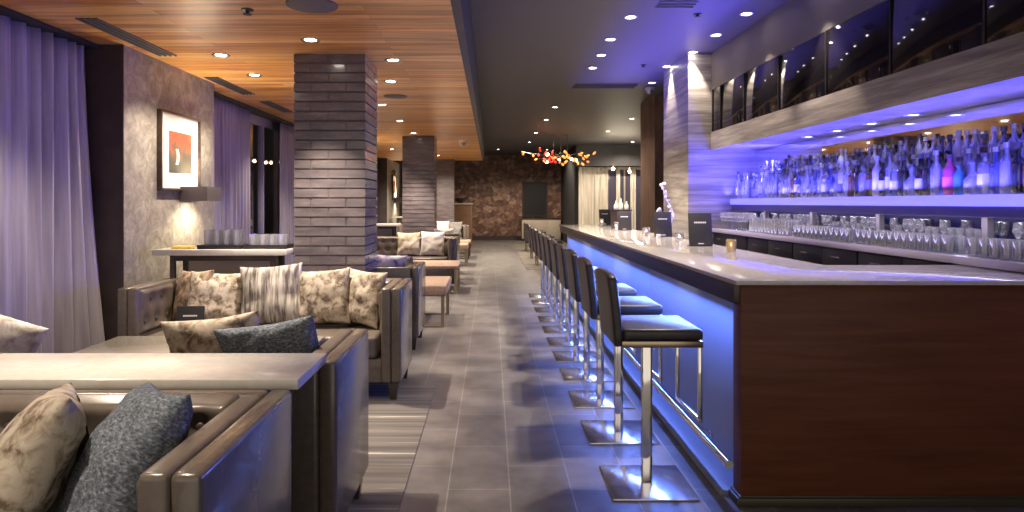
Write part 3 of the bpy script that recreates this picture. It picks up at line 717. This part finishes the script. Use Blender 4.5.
# caddy with white bottles
cd = thing('bar_caddy', 'dark box caddy on the bar carrying small white bottles', 'caddy', (1.98-0.13, 9.4, 1.10))
MB().box(-0.12,0.12,-0.1,0.1,0,0.012,0.002).box(-0.12,-0.108,-0.1,0.1,0.012,0.26).box(0.108,0.12,-0.1,0.1,0.012,0.26).box(-0.108,0.108,0.09,0.1,0.012,0.26).box(-0.108,0.108,-0.1,-0.09,0.012,0.26).build('box', M_DARKWOOD, cd)
MB().box(-0.14,0.14,-0.12,0.12,0.261,0.275,0.002).build('lid', M_BLACK, cd)
for i, (dx, hh, lb) in enumerate(((-0.07, 0.13, 'left small white bottle on the dark caddy'), (0.0, 0.16, 'tallest small white bottle on the dark caddy'), (0.08, 0.12, 'right small white bottle on the dark caddy'))):
    o = MB().lathe([(0,0),(0.028,0),(0.03,0.01),(0.03,hh*0.5),(0.011,hh*0.72),(0.011,hh),(0,hh)], 12).build('white_bottle', M_WAX)
    o.location = (1.85+dx, 9.4, 1.3755); tag(o, lb, 'bottle', 'white bottles on the dark caddy')
# slender white and lilac ornament
orn = thing('bar_ornament', 'tall slender white and lilac flower stem standing by a menu stand', 'ornament', (2.0-0.05, 7.35, 1.10))
MB().lathe([(0,0),(0.035,0),(0.04,0.03),(0.03,0.09),(0.02,0.12),(0,0.12)], 14).build('vase', F_WHITE, orn)
spine = [(0.03*math.sin(k*0.5)+0.05-0.006*k, 0, 0.10+0.048*k) for k in range(11)]
spine[0] = (0,0,0.1)
MB().tube(spine, 0.006, 6).build('stem', M_WAX, orn)
M_PETAL = mat('petal_white_lilac', (0.72,0.66,0.80), 0.6)
ro = random.Random(2)
pet = MB().sphere((0,0,0), 0.023, (1,0.45,0.8), seg=8).mesh('blossom', M_PETAL)
for k in range(3, 11):
    for q in range(2):
        link_mesh('blossom', pet, orn, (spine[k][0]+ro.uniform(-.018,.018), ro.uniform(-.02,.02), spine[k][2]+ro.uniform(-.015,.015)), (ro.uniform(-1,1), ro.uniform(-1,1), ro.uniform(-1,1)))
for q in range(4):
    link_mesh('blossom', pet, orn, (-0.06+ro.uniform(-.03,.03), ro.uniform(-.02,.02), 0.29+ro.uniform(-.02,.02)), (ro.uniform(-1,1), ro.uniform(-1,1), 0))
MB().tube([(0,0,0.1),(-0.03,0,0.2),(-0.06,0,0.29)], 0.004, 6).build('side_stem', M_WAX, orn)

# ---------------------------------------------------------------- sofas
def tuft_pad(wd, ht, th, nx, nz):
    pts = []
    for r in range(nz):
        n = nx if r % 2 == 0 else nx-1
        for c in range(n):
            pts.append(((-wd/2 + wd*(c+0.5+(0 if r % 2 == 0 else 0.5))/nx), ht*(r+0.5)/nz))
    def f(u, v):
        x = -wd/2+wd*u; z = ht*v
        e = min(u*wd, (1-u)*wd, v*ht, (1-v)*ht)
        d = th*min(1, (e/0.025))**0.5 if e > 0 else 0
        for px, pz in pts:
            r2 = (x-px)**2+(z-pz)**2
            d -= 0.022*math.exp(-r2/0.0016)+0.012*math.exp(-r2/0.012)
        return (x, -max(d, 0 if e <= 0 else 0.004), z)
    return f, pts
btn_me = MB().sphere((0,0,0), 0.014, (1,0.5,1), seg=10).mesh('button', M_BUTTON)
def make_sofa(W=2.1, D=0.70, H=0.83):
    t = thing('sofa', '', 'sofa', (0,0,0))
    a = 0.074
    MB().box(-W/2, -W/2+a, 0, D, 0.13, H, 0.018, 3).box(W/2-a, W/2, 0, D, 0.13, H, 0.018, 3).box(-W/2+a, W/2-a, D-a, D, 0.13, H, 0.018, 3).build('frame', M_LEATHER, t)
    MB().box(-W/2+a+0.074, W/2-a-0.074, 0.012, D-a, 0.13, 0.305, 0.01).build('base', M_LEATHER, t)
    for s in (-1, 1):
        x0, x1 = sorted((s*(W/2-a-0.001), s*(W/2-2*a)))
        m = MB().box(x0, x1, 0.0, D-a-0.001, 0.13, H, 0.016, 3)
        p = m.build('arm_pad', M_LEATHERIN, t)
        f, pts = tuft_pad(D-0.20, 0.33, 0.03, 3, 2)
        mt = Matrix.Translation((s*(W/2-2*a+0.001), (D-0.16)/2+0.01, 0.48)) @ Matrix.Rotation(-s*PI/2, 4, 'Z')
        tp = MB().surf(f, 40, 26, mtx=mt).build('tufted_panel', M_LEATHERIN, p, angle=180)
        for px, pz in pts: link_mesh('button', btn_me, p, mt @ Vector((px, -0.006, pz)), (0,0,PI/2))
    bw = W-4*a-0.004
    f, pts = tuft_pad(bw, H-0.34, 0.085, 9, 3)
    mt = Matrix.Translation((0, D-a-0.0005, 0.34))
    bp = MB().surf(f, 150, 44, mtx=mt).build('back_pad', M_LEATHERIN, t, angle=180)
    for px, pz in pts: link_mesh('button', btn_me, bp, mt @ Vector((px, -0.060, pz)))
    for s in (-1, 1):
        x0, x1 = sorted((s*0.003, s*(W/2-2*a-0.034)))
        MB().box(x0, x1, 0.004, D-a-0.09, 0.307, 0.47, 0.03, 4).build('seat_cushion', M_LEATHERIN, t)
    for sx in (-1, 1):
        for yy in (0.05, D-0.05):
            MB().taper(sx*(W/2-0.06), yy, 0.0, 0.131, 0.045, 0.075).build('foot', M_FOOT, t, smooth=False)
    return t
sofa = make_sofa()
SOFAS = [
 ((-1.71, 1.50, 0.0085), 0, 'taupe tufted leather sofa nearest the camera, facing forward below the pale console'),
 ((-1.665, 3.33, 0.0085), PI, 'taupe leather sofa turned away, directly behind the pale foreground console'),
 ((-1.715, 4.875, 0.0085), 0, 'taupe tufted sofa with five patterned cushions before the nearest brick column'),
 ((-1.77, 7.27, 0), PI, 'taupe leather sofa turned away, directly behind the nearest brick column'),
 ((-1.67, 12.0, 0), 0, 'tufted sofa with cream and white cushions before the second brick column'),
 ((-1.72, 14.40, 0), PI, 'leather sofa turned away behind the second brick column'),
 ((-1.68, 18.9, 0), 0, 'farthest sofa, with white and grey cushions before the third brick column'),
]
for i, (loc, rz, lab) in enumerate(SOFAS):
    if i == 0: sofa.location = loc; sofa.rotation_euler = (0,0,rz); sofa['label'] = lab; sofa['group'] = 'leather sofas of the lounge'; sofa.scale = (1, 1, 1.017)
    else: dup(sofa, loc, rz, lab).scale = (1, 1, 1)

# cushions
def cushion(label, m, loc, yaw=0, tilt=0, roll=0, w_=0.45, h_=0.45, t_=0.16, seed=0, group=None):
    N = 26
    off = Vector((seed*7.3, seed*3.1, 0))
    def prof(u, v):
        return (max(0, 1-u*u)*max(0, 1-v*v))**0.42
    def pt(u, v, s):
        x = w_/2*u*(1-0.085*(1-v*v)*abs(u)**3)
        z = h_/2*v*(1-0.085*(1-u*u)*abs(v)**3)
        d = prof(u, v)
        nn = noise.noise(Vector((u*2.2, v*2.2, s*2.0))+off)*0.02 + noise.noise(Vector((u*6, v*6, s*3.0))+off)*0.006
        rad = math.sqrt(max(1e-6,(abs(u)**4+abs(v)**4)))
        ang = math.atan2(v, u)
        wr = 0.006*math.sin(ang*30+seed)*min(1, d*4)*(1-d)
        return Vector((x, s*(t_/2*d + (nn+wr)*min(1, d*1.6)), z))
    b = bmesh.new(); fr = {}; bk = {}
    for i in range(N+1):
        for j in range(N+1):
            # denser toward the rim
            u = math.sin((i/N-0.5)*PI); v = math.sin((j/N-0.5)*PI)
            fr[i,j] = b.verts.new(pt(u, v, -1))
            if 0 < i < N and 0 < j < N: bk[i,j] = b.verts.new(pt(u, v, 1))
            else: bk[i,j] = fr[i,j]
    for i in range(N):
        for j in range(N):
            b.faces.new((fr[i,j], fr[i+1,j], fr[i+1,j+1], fr[i,j+1]))
            q = [bk[i,j], bk[i,j+1], bk[i+1,j+1], bk[i+1,j]]
            if len(set(q)) == 4:
                try: b.faces.new(q)
                except ValueError: pass
    mb = MB(); mb._merge(b)
    o = mb.build('cushion', m, angle=180)
    R = Matrix.Rotation(yaw, 4, 'Z') @ Matrix.Rotation(-tilt, 4, 'X') @ Matrix.Rotation(roll, 4, 'Y')
    zmin = min((R @ v.co).z for v in o.data.vertices)
    o.rotation_euler = R.to_euler(); o.location = (loc[0], loc[1], loc[2]-zmin)
    tag(o, label, 'cushion', group); return o
SZ = 0.482
r_ = math.radians
# nearest sofa
cushion('beige floral cushion on the nearest sofa, left of the blue one', F_FLORAL, (-1.30, 1.84, SZ), yaw=r_(-62), tilt=r_(27), roll=r_(-9), w_=0.46, h_=0.47, t_=0.20, seed=1)
cushion('blue grey cushion on the nearest sofa, leaning toward the arm', F_DENIM, (-1.035, 1.86, SZ), yaw=r_(-55), tilt=r_(30), roll=r_(-9), w_=0.46, h_=0.48, t_=0.22, seed=2)
# sofa behind the console
cushion('pale mottled cushion behind the console near the lavender curtain', F_PALE, (-2.33, 3.00, SZ), yaw=PI+r_(10), tilt=r_(12), roll=r_(-24), w_=0.46, h_=0.46, t_=0.16, seed=3)
cushion('pale floral cushion behind the console, left of the dark blue one', F_FLORAL, (-1.265, 3.08, SZ), yaw=PI, tilt=r_(14), roll=r_(7), w_=0.46, h_=0.46, t_=0.16, seed=4)
cushion('dark blue grey cushion rising above the console beside the sofa arm', F_DENIM, (-0.965, 2.98, SZ), yaw=PI-r_(6), tilt=r_(18), roll=r_(10), w_=0.48, h_=0.45, t_=0.15, seed=5)
# five on the middle sofa
cushion('brown floral cushion at the curtain end of the five cushion sofa', F_BROWN, (-2.42, 5.36, SZ), yaw=r_(-32), tilt=r_(14), roll=r_(-4), w_=0.42, h_=0.44, seed=6)
cushion('floral cushion second from the curtain on the five cushion sofa', F_FLORAL, (-2.21, 5.30, SZ), yaw=r_(8), tilt=r_(18), roll=r_(3), w_=0.45, h_=0.44, seed=7)
cushion('grey striped cushion in the middle of the five cushion sofa', F_STRIPE, (-1.76, 5.29, SZ), yaw=r_(4), tilt=r_(15), roll=r_(-4), w_=0.50, h_=0.49, seed=8)
cushion('beige floral cushion right of the grey striped cushion', F_FLORAL, (-1.345, 5.30, SZ), yaw=r_(-8), tilt=r_(15), roll=r_(-5), w_=0.45, h_=0.45, seed=9)
cushion('beige floral cushion against the aisle arm of the five cushion sofa', F_BROWN if False else F_FLORAL, (-1.04, 5.31, SZ), yaw=r_(-30), tilt=r_(13), roll=r_(3), w_=0.43, h_=0.45, seed=10)
# sofa behind the near column
cushion('violet and white floral cushion on the sofa behind the near column', F_PURPLE, (-1.10, 6.90, SZ), yaw=PI, tilt=r_(14), roll=r_(-4), w_=0.44, h_=0.46, seed=11)
cushion('small beige cushion beside the violet floral cushion', F_FLORAL, (-0.93+0.01, 7.07, SZ), yaw=PI-r_(35), tilt=r_(12), roll=r_(4), w_=0.30, h_=0.42, t_=0.11, seed=12)
# sofa before the second column
cushion('cream patterned cushion before the second brick column', F_CREAMPRINT, (-1.55, 12.43, SZ), yaw=r_(6), tilt=r_(15), w_=0.44, h_=0.45, seed=13)
cushion('plain off white cushion before the second brick column', F_WHITE, (-1.10, 12.42, SZ), yaw=r_(-6), tilt=r_(15), w_=0.47, h_=0.47, seed=14)
cushion('white cushion on the farthest sofa, at its middle', F_WHITE, (-1.45, 19.33, SZ), yaw=r_(5), tilt=r_(14), w_=0.46, h_=0.48, seed=15)
cushion('grey cushion on the farthest sofa, beside the white one', F_CHARCOAL, (-1.05, 19.32, SZ), yaw=r_(-10), tilt=r_(14), w_=0.42, h_=0.46, seed=16)
cushion('white cushion on the sofa turned away behind the second column', F_WHITE, (-0.97, 14.03, SZ), yaw=PI, tilt=r_(14), w_=0.40, h_=0.46, seed=17)

# ---------------------------------------------------------------- consoles and tables
def console(x0, x1, y0, y1, z, th, label, back=False):
    t = thing('console_table', label, 'table', ((x0+x1)/2, (y0+y1)/2, 0), 0, 'pale topped console tables')
    MB().box(x0, x1, y0, y1, z-th, z, 0.004).build('tabletop', M_WHITETOP, t, world=True)
    for lx in (x0+0.13, x1-0.16):
        for ly in (y0+0.05, y1-0.09):
            MB().box(lx, lx+0.04, ly, ly+0.04, 0.0085 if y0 < 5 else 0, z-th, 0.003).build('leg', M_DARKWOOD, t, world=True)
    MB().box(x0+0.14, x1-0.13, y0+0.06, y0+0.08, z-th-0.05, z-th-0.001).build('apron', M_DARKWOOD, t, world=True)
    if back: MB().box(x0+0.18, x1-0.17, y1-0.08, y1-0.06, z-0.30, z-th-0.052, 0.003).build('lit_wall_strip', M_PALEEDGE, t, world=True)  # pale strip added for the lit wall showing through under the tabletop
    return t
console(-2.72, -0.647, 2.215, 2.605, 0.878, 0.036, 'pale topped console in the foreground between two back to back sofas')
console(-2.90, -1.745, 5.64, 6.02, 1.07, 0.05, 'tall pale topped console behind the five cushion sofa, beside the column', True)
console(-2.95, -1.76, 12.76, 13.15, 1.07, 0.05, 'pale topped console behind the sofa at the second column', True)
console(-2.95, -1.76, 19.66, 20.0, 1.07, 0.05, 'farthest pale topped console, by the third column', True)
# coffee table between the near sofas
ct = thing('coffee_table', 'grey topped low table between the two near sofas', 'table', (-1.83, 4.2, 0))
MB().box(-2.56, -1.14, 3.86, 4.54, 0.525, 0.555, 0.004).build('tabletop', mat('grey_table_top', (0.27,0.25,0.21), 0.2), ct, world=True)
for lx in (-2.50, -1.24):
    for ly in (3.92, 4.44): MB().box(lx, lx+0.04, ly, ly+0.04, 0.0085, 0.525, 0.003).build('leg', M_BRONZE, ct, world=True)
menu_stand(-2.01, 4.40, 0.556, 0.18, 0.225, r_(4), 'brown black menu stand on the low table before the five cushion sofa')
# things on the tall console
def glass_tray(x, y, z, nx, ny, label):
    t = thing('serving_tray', label, 'tray', (x, y, z), 0, 'black trays of glasses')
    MB().box(-0.19, 0.19, -0.11, 0.11, 0, 0.012, 0.003).build('tray_base', M_BLACK, t)
    MB().box(-0.19,0.19,-0.11,-0.10,0.012,0.035).box(-0.19,0.19,0.10,0.11,0.012,0.035).box(-0.19,-0.18,-0.1,0.1,0.012,0.035).box(0.18,0.19,-0.1,0.1,0.012,0.035).build('tray_rim', M_BLACK, t)
glass_tray(-2.36, 5.83, 1.071, 5, 2, 'black tray of taller glasses on the tall console')
glass_tray(-1.965, 5.83, 1.071, 5, 2, 'black tray of shorter glasses on the tall console beside the column')
for cx, me, nm, lb in ((-2.36, highball, 'highball_glass', 'tall clear glass on the console tray away from the column'), (-1.965, tumbler, 'glass_tumbler', 'short clear glass on the console tray beside the column')):
    for i in range(4):
        for j in range(2):
            o = link_mesh(nm, me, None, (cx-0.125+0.083*i, 5.79+0.083*j, 1.0835)); tag(o, lb, 'glass', lb.replace('glass','glasses',1))
o = MB().box(-0.085,0.085,-0.06,0.06,0,0.012,0.004).box(-0.08,0.08,-0.055,0.05,0.012,0.022,0.004).build('folded_napkin', M_YELLOW)
o.location = (-2.70, 5.80, 1.071); tag(o, 'yellow folded napkin on the tall console near the plaster wall', 'napkin')
# benches / low tables on the aisle
def bench(x0, x1, y0, y1, z, th, label, topm, legm, soft):
    t = thing('bench', label, 'bench', ((x0+x1)/2, (y0+y1)/2, 0)) if soft else thing('low_table', label, 'table', ((x0+x1)/2, (y0+y1)/2, 0))
    MB().box(x0, x1, y0, y1, z-th, z, 0.02 if soft else 0.006, 3).build('seat_pad' if soft else 'tabletop', topm, t, world=True)
    for y in (y0+0.03, y1-0.08):
        MB().box(x0+0.02, x0+0.06, y, y+0.05, 0, z-th).box(x1-0.06, x1-0.02, y, y+0.05, 0, z-th).box(x0+0.06, x1-0.06, y, y+0.05, 0, 0.015).build('leg_frame', legm, t, world=True)
bench(-1.50, -0.53, 7.76, 8.77, 0.50, 0.13, 'tan padded bench on a metal frame behind the sofa by the near column', M_BENCH, M_BRONZE, True)
bench(-1.45, -0.53, 10.60, 11.65, 0.46, 0.05, 'tan topped low table before the sofa at the second column', M_BENCH, M_BRONZE, False)
bench(-1.45, -0.55, 15.3, 16.3, 0.50, 0.12, 'tan padded bench beyond the second brick column', M_BENCH, M_BRONZE, True)
bench(-1.45, -0.55, 17.3, 18.3, 0.46, 0.05, 'low table before the farthest sofa', M_BENCH, M_DARKWOOD, False)
# rugs
def rug_mat():
    m = mat('striped_rug', rough=0.95, spec=0.1)
    wv = nd(m, 'ShaderNodeTexNoise', i_Scale=1.0, i_Detail=5.0, i_Roughness=0.7, i_Distortion=0.15)
    lk(m, coords(m, (0.25, 11, 1)), wv.inputs['Vector'])
    st = ramp(m, wv.outputs['Fac'], [(0.38,(0.095,0.085,0.078)),(0.52,(0.155,0.14,0.125)),(0.60,(0.19,0.172,0.152)),(0.635,(0.46,0.42,0.36))])
    lk(m, st, bsdf(m).inputs['Base Color'])
    return m
M_RUG = rug_mat()
o = MB().box(-2.95, -0.44, 1.0, 5.3, 0.0005, 0.008, 0.002).build('striped_rug', M_RUG); tag(o, 'grey and cream striped rug under the near sofa group', 'rug')

# ---------------------------------------------------------------- pictures and sconces on the piers
def art_mat():
    m = mat('abstract_print', rough=0.5)
    n = nd(m, 'ShaderNodeTexNoise', i_Scale=5.0, i_Detail=5.0, i_Distortion=1.0)
    lk(m, coords(m), n.inputs['Vector'])
    sp = nd(m, 'ShaderNodeSeparateXYZ'); tc = nd(m, 'ShaderNodeTexCoord'); lk(m, tc.outputs['Object'], sp.inputs[0])
    ma = nd(m, 'ShaderNodeMath', operation='MULTIPLY_ADD'); ma.inputs[1].default_value = 2.0; ma.inputs[2].default_value = -0.1
    lk(m, sp.outputs[2], ma.inputs[0])
    ad = nd(m, 'ShaderNodeMath', operation='ADD'); lk(m, ma.outputs[0], ad.inputs[0]); lk(m, n.outputs['Fac'], ad.inputs[1])
    lk(m, ramp(m, ad.outputs[0], [(0.25,(0.05,0.045,0.035)),(0.5,(0.14,0.07,0.04)),(0.62,(0.50,0.06,0.03)),(0.9,(0.62,0.10,0.05))]), bsdf(m).inputs['Base Color'])
    return m
M_ART = art_mat()
M_SMUDGE = mat('print_pale_shape', (0.6,0.52,0.42), 0.7)
def picture(y0, y1, z0, z1, label):
    t = thing('framed_picture', label, 'picture', (WX, (y0+y1)/2, (z0+z1)/2))
    w_, h_ = y1-y0, z1-z0
    m = MB()
    for a, b, c, d in ((-w_/2, w_/2, h_/2-0.025, h_/2), (-w_/2, w_/2, -h_/2, -h_/2+0.025), (-w_/2, -w_/2+0.025, -h_/2+0.025, h_/2-0.025), (w_/2-0.025, w_/2, -h_/2+0.025, h_/2-0.025)):
        m.box(0.001, 0.045, a, b, c, d, 0.003)
    m.build('frame', M_DARKWOOD, t)
    MB().box(0.001, 0.020, -w_/2+0.025, w_/2-0.025, -h_/2+0.025, h_/2-0.025).build('mat_board', M_FELT, t)
    MB().box(0.0205, 0.023, -w_*0.27, w_*0.29, -h_*0.27, h_*0.26).build('print', M_ART, t)
    MB().surf(lambda u, v: (0.0236, -w_*0.12+0.05*u+0.03*math.sin(v*3), -h_*0.16+h_*0.2*v), 3, 8).build('pale_shape', M_SMUDGE, t)
def sconce(y, z, label):
    t = thing('wall_sconce', label, 'wall lamp', (WX, y, z))
    MB().box(0.001, 0.02, -0.06, 0.06, -0.05, 0.05, 0.003).build('wall_plate', M_BRONZE, t)
    s = MB()
    s.box(0.02, 0.28, -0.17, -0.155, -0.07, 0.07).box(0.02, 0.28, 0.155, 0.17, -0.07, 0.07).box(0.265, 0.28, -0.155, 0.155, -0.07, 0.07).box(0.02, 0.035, -0.155, 0.155, -0.07, 0.07)
    s.build('shade', mat('sconce_shade', (0.12,0.10,0.11), 0.3, 0.4), t)
    MB().box(0.036, 0.264, -0.154, 0.154, -0.02, 0.02).build('lamp_lens', M_SCONCELENS, t)
    for up in (0, 1):
        l = bpy.data.lights.new('sconce_bulb', 'SPOT'); l.energy = 34; l.color = (1.0, 0.82, 0.56)
        l.spot_size = math.radians(150); l.spot_blend = 0.6; l.shadow_soft_size = 0.09
        o = bpy.data.objects.new('sconce_bulb', l); C.objects.link(o); o.parent = t
        o.location = (0.20, 0, 0.03 if up else -0.03); o.rotation_euler = (PI if up else 0, 0, 0)
picture(6.0, 6.82, 1.585, 2.33, 'framed red and black abstract print with white mat on the near plaster pier')
sconce(6.585, 1.56, 'dark box wall lamp glowing up and down under the near framed print')
picture(13.0, 13.8, 1.585, 2.33, 'framed abstract print on the second plaster pier')
sconce(13.6, 1.56, 'dark box wall lamp on the second plaster pier')
picture(20.2, 21.0, 1.585, 2.33, 'framed print on the farthest plaster pier')
sconce(20.9, 1.56, 'dark box wall lamp on the farthest plaster pier')

# ---------------------------------------------------------------- far end of the room
hs = thing('host_stand', 'brown wooden cabinet stand before the copper tiled back wall', 'cabinet', (-0.97, 22.0, 0))
MB().box(-0.33, 0.33, -0.25, 0.25, 0.06, 1.42, 0.006).build('body', noisy('oak_brown', [(0.3,(0.16,0.085,0.045)),(0.7,(0.24,0.135,0.075))], scale=(1,1,6), nscale=3, rough=0.45), hs)
MB().box(-0.36, 0.36, -0.28, 0.28, 1.42, 1.47, 0.004).build('top', M_PALEEDGE, hs)
MB().box(-0.30, 0.30, -0.22, 0.22, 0.0, 0.06).build('plinth', M_BLACK, hs)
bw = MB().lathe([(0,0),(0.10,0),(0.12,0.02),(0.24,0.10),(0.26,0.16),(0.24,0.16),(0.10,0.03),(0,0.03)], 24).build('dark_bowl', M_BLACK)
bw.location = (-1.0, 22.0, 1.471); tag(bw, 'wide dark bowl on top of the brown wooden stand', 'bowl')
pn = thing('dark_wall_panel', 'tall black rectangular panel framed on the copper tiled back wall', 'wall panel', (1.74, YB, 1.6))
MB().box(1.29, 2.19, YB-0.05, YB-0.001, 0.98, 2.26).build('panel', M_BLACKGLASS if False else M_BLACK, pn, world=True)
MB().box(1.24, 1.29, YB-0.08, YB-0.001, 0.93, 2.31).box(2.19, 2.24, YB-0.08, YB-0.001, 0.93, 2.31).box(1.29, 2.19, YB-0.08, YB-0.001, 2.26, 2.31).box(1.29, 2.19, YB-0.08, YB-0.001, 0.93, 0.98).build('frame', M_DARKWALL, pn, world=True)
cr = thing('credenza', 'pale low cabinet with dark top below the black wall panel', 'cabinet', (1.95, 25.8, 0))
MB().box(-0.75, 0.75, -0.22, 0.22, 0.08, 0.84, 0.005).build('body', M_PALEEDGE, cr)
MB().box(-0.78, 0.78, -0.25, 0.25, 0.841, 0.89, 0.004).build('top', M_DARKWOOD, cr)
for k in range(3): MB().box(-0.73+0.49*k, -0.26+0.49*k, -0.235, -0.221, 0.12, 0.80, 0.003).build('door', M_PALEEDGE, cr)
MB().box(-0.7, 0.7, -0.18, 0.18, 0, 0.08).build('plinth', M_BLACK, cr)
o = MB().box(0.78, 2.75, 14.6, 24.9, 0.0005, 0.008, 0.002).build('striped_rug', M_RUG); tag(o, 'pale striped rug beyond the far end of the bar', 'rug')
def lounge_chair(loc, rz, label):
    t = thing('lounge_chair', label, 'chair', loc, rz, 'dark lounge chairs at the far end')
    MB().box(-0.33,0.33,-0.32,0.32,0.26,0.44,0.04,3).build('seat', M_BLKLEATHER, t)
    MB().box(-0.33,0.33,0.24,0.34,0.45,0.86,0.04,3).build('backrest', M_BLKLEATHER, t)
    for s in (-1,1): MB().box(s*0.37-0.035,s*0.37+0.035,-0.30,0.32,0.30,0.62,0.02,3).build('armrest', M_BLKLEATHER, t)
    for sx in (-1,1):
        for sy_ in (-1,1): MB().taper(sx*0.3, sy_*0.27, 0.009, 0.262, 0.025, 0.045).build('leg', M_BRONZE, t)
lounge_chair((1.35, 15.6, 0), PI/2, 'dark lounge chair nearest the far bar end')
lounge_chair((1.35, 17.6, 0), PI/2, 'dark lounge chair second from the far bar end')
lounge_chair((1.35, 20.2, 0), PI/2, 'dark lounge chair third from the far bar end, toward the back wall')
# far wing: cream curtains, lit window strips, pendants
for i, (a, b) in enumerate(((2.9, 3.45), (3.42, 3.86), (4.15, 4.28), (4.62, 4.8))):
    curtain(a, b, ['wide cream curtain at the corner of the far wing', 'cream curtain second from the far wing corner', 'narrow cream curtain between the far wing windows', 'narrow cream curtain nearest the brown pillar'][i], x=21.9-0.02, mtl=M_CREAMCURT, z1=2.66, axis='x', amp=0.05, per=0.22 if i < 2 else 0.1, group='cream curtains of the far wing', seed=20+i)
f = MB().box(3.85, 5.6, 21.96, 22.0, 0.3, 0.38).box(3.85, 5.6, 21.96, 22.0, 2.58, 2.66).box(3.85,3.9,21.96,22.0,0.38,2.58).box(4.42,4.47,21.96,22.0,0.38,2.58).box(5.0,5.05,21.96,22.0,0.38,2.58).build('window_4', M_PALEEDGE); struct(f)
MB().box(3.9, 5.0, 21.975, 21.985, 0.38, 2.58).build('window_glass', mat('night_pane', (0.10,0.09,0.14), 0.08), f)
for x, z, lb in ((3.70, 2.50, 'bright pendant globe before the cream curtains'), (4.20, 2.42, 'bright pendant globe nearer the brown pillar')):
    t = thing('pendant_lamp', lb, 'pendant lamp', (x, 20.0, z))
    MB().sphere((0,0,0), 0.045, seg=16).build('globe', mat('pendant_globe', (1,0.95,0.85), 0.3, emit=(1.0,0.86,0.62), estr=25), t)
    MB().cyl((0,0,0.04),(0,0,0.12),0.02,10).build('socket', M_BRONZE, t)
    MB().cyl((0,0,0.12),(0,0,ZD-z),0.004,6).build('cord', M_BLACK, t)
    l = bpy.data.lights.new('pendant_bulb', 'POINT'); l.energy = 14; l.color = (1.0,0.84,0.6); l.shadow_soft_size = 0.09
    ob = bpy.data.objects.new('pendant_bulb', l); C.objects.link(ob); ob.parent = t; ob.location = (0,-0.18,0)
# chandelier
ch = thing('chandelier', 'branching dark chandelier with amber and red glass leaves over the far aisle', 'chandelier', (1.95, 18.4, ZD))
for x in (-0.35, 0.0, 0.3): MB().cyl((x*0.6,0.1*x,-0.003),(x*0.6,0.1*x,-0.62),0.008,8).build('stem', M_BRONZE, ch)
MB().lathe([(0,-0.03),(0.16,-0.03),(0.17,0)], 24).build('canopy', M_BRONZE, ch)
rc = random.Random(9)
leaf_a = MB().sphere((0,0,0), 0.045, (0.75,0.75,1.6), seg=12).mesh('glass_shade', M_AMBER)
leaf_r = MB().sphere((0,0,0), 0.045, (0.75,0.75,1.6), seg=12).mesh('glass_shade', M_REDGLASS)
leaf_w = MB().sphere((0,0,0), 0.045, seg=12).mesh('bulb', M_BULB)
for k in range(14):
    ang = k*2*PI/14+rc.uniform(-.2,.2); L = rc.uniform(0.55, 1.05)
    p = [Vector((rc.uniform(-.2,.2), 0, -0.6))]
    for q in range(1, 5):
        p.append(p[0]+Vector((math.cos(ang)*L*q/4+rc.uniform(-.05,.05), math.sin(ang)*0.7*L*q/4, rc.uniform(-.09,.09)+(0.10 if k%2 else -0.10)*q/4)))
    b = MB().tube(p, 0.011, 6).build('branch', M_BLACK, ch)
    for q, P in enumerate(p[2:]):
        o = link_mesh('glass_shade', leaf_r if (p[-1].x < -0.3 and rc.random() < 0.6) else leaf_a, b, P+Vector((0,0,-0.04)), (rc.uniform(-1.2,1.2), rc.uniform(-1.2,1.2), 0))
    if k % 3 == 0: link_mesh('bulb', leaf_w, b, p[3]+Vector((0.05,0,-0.06)))
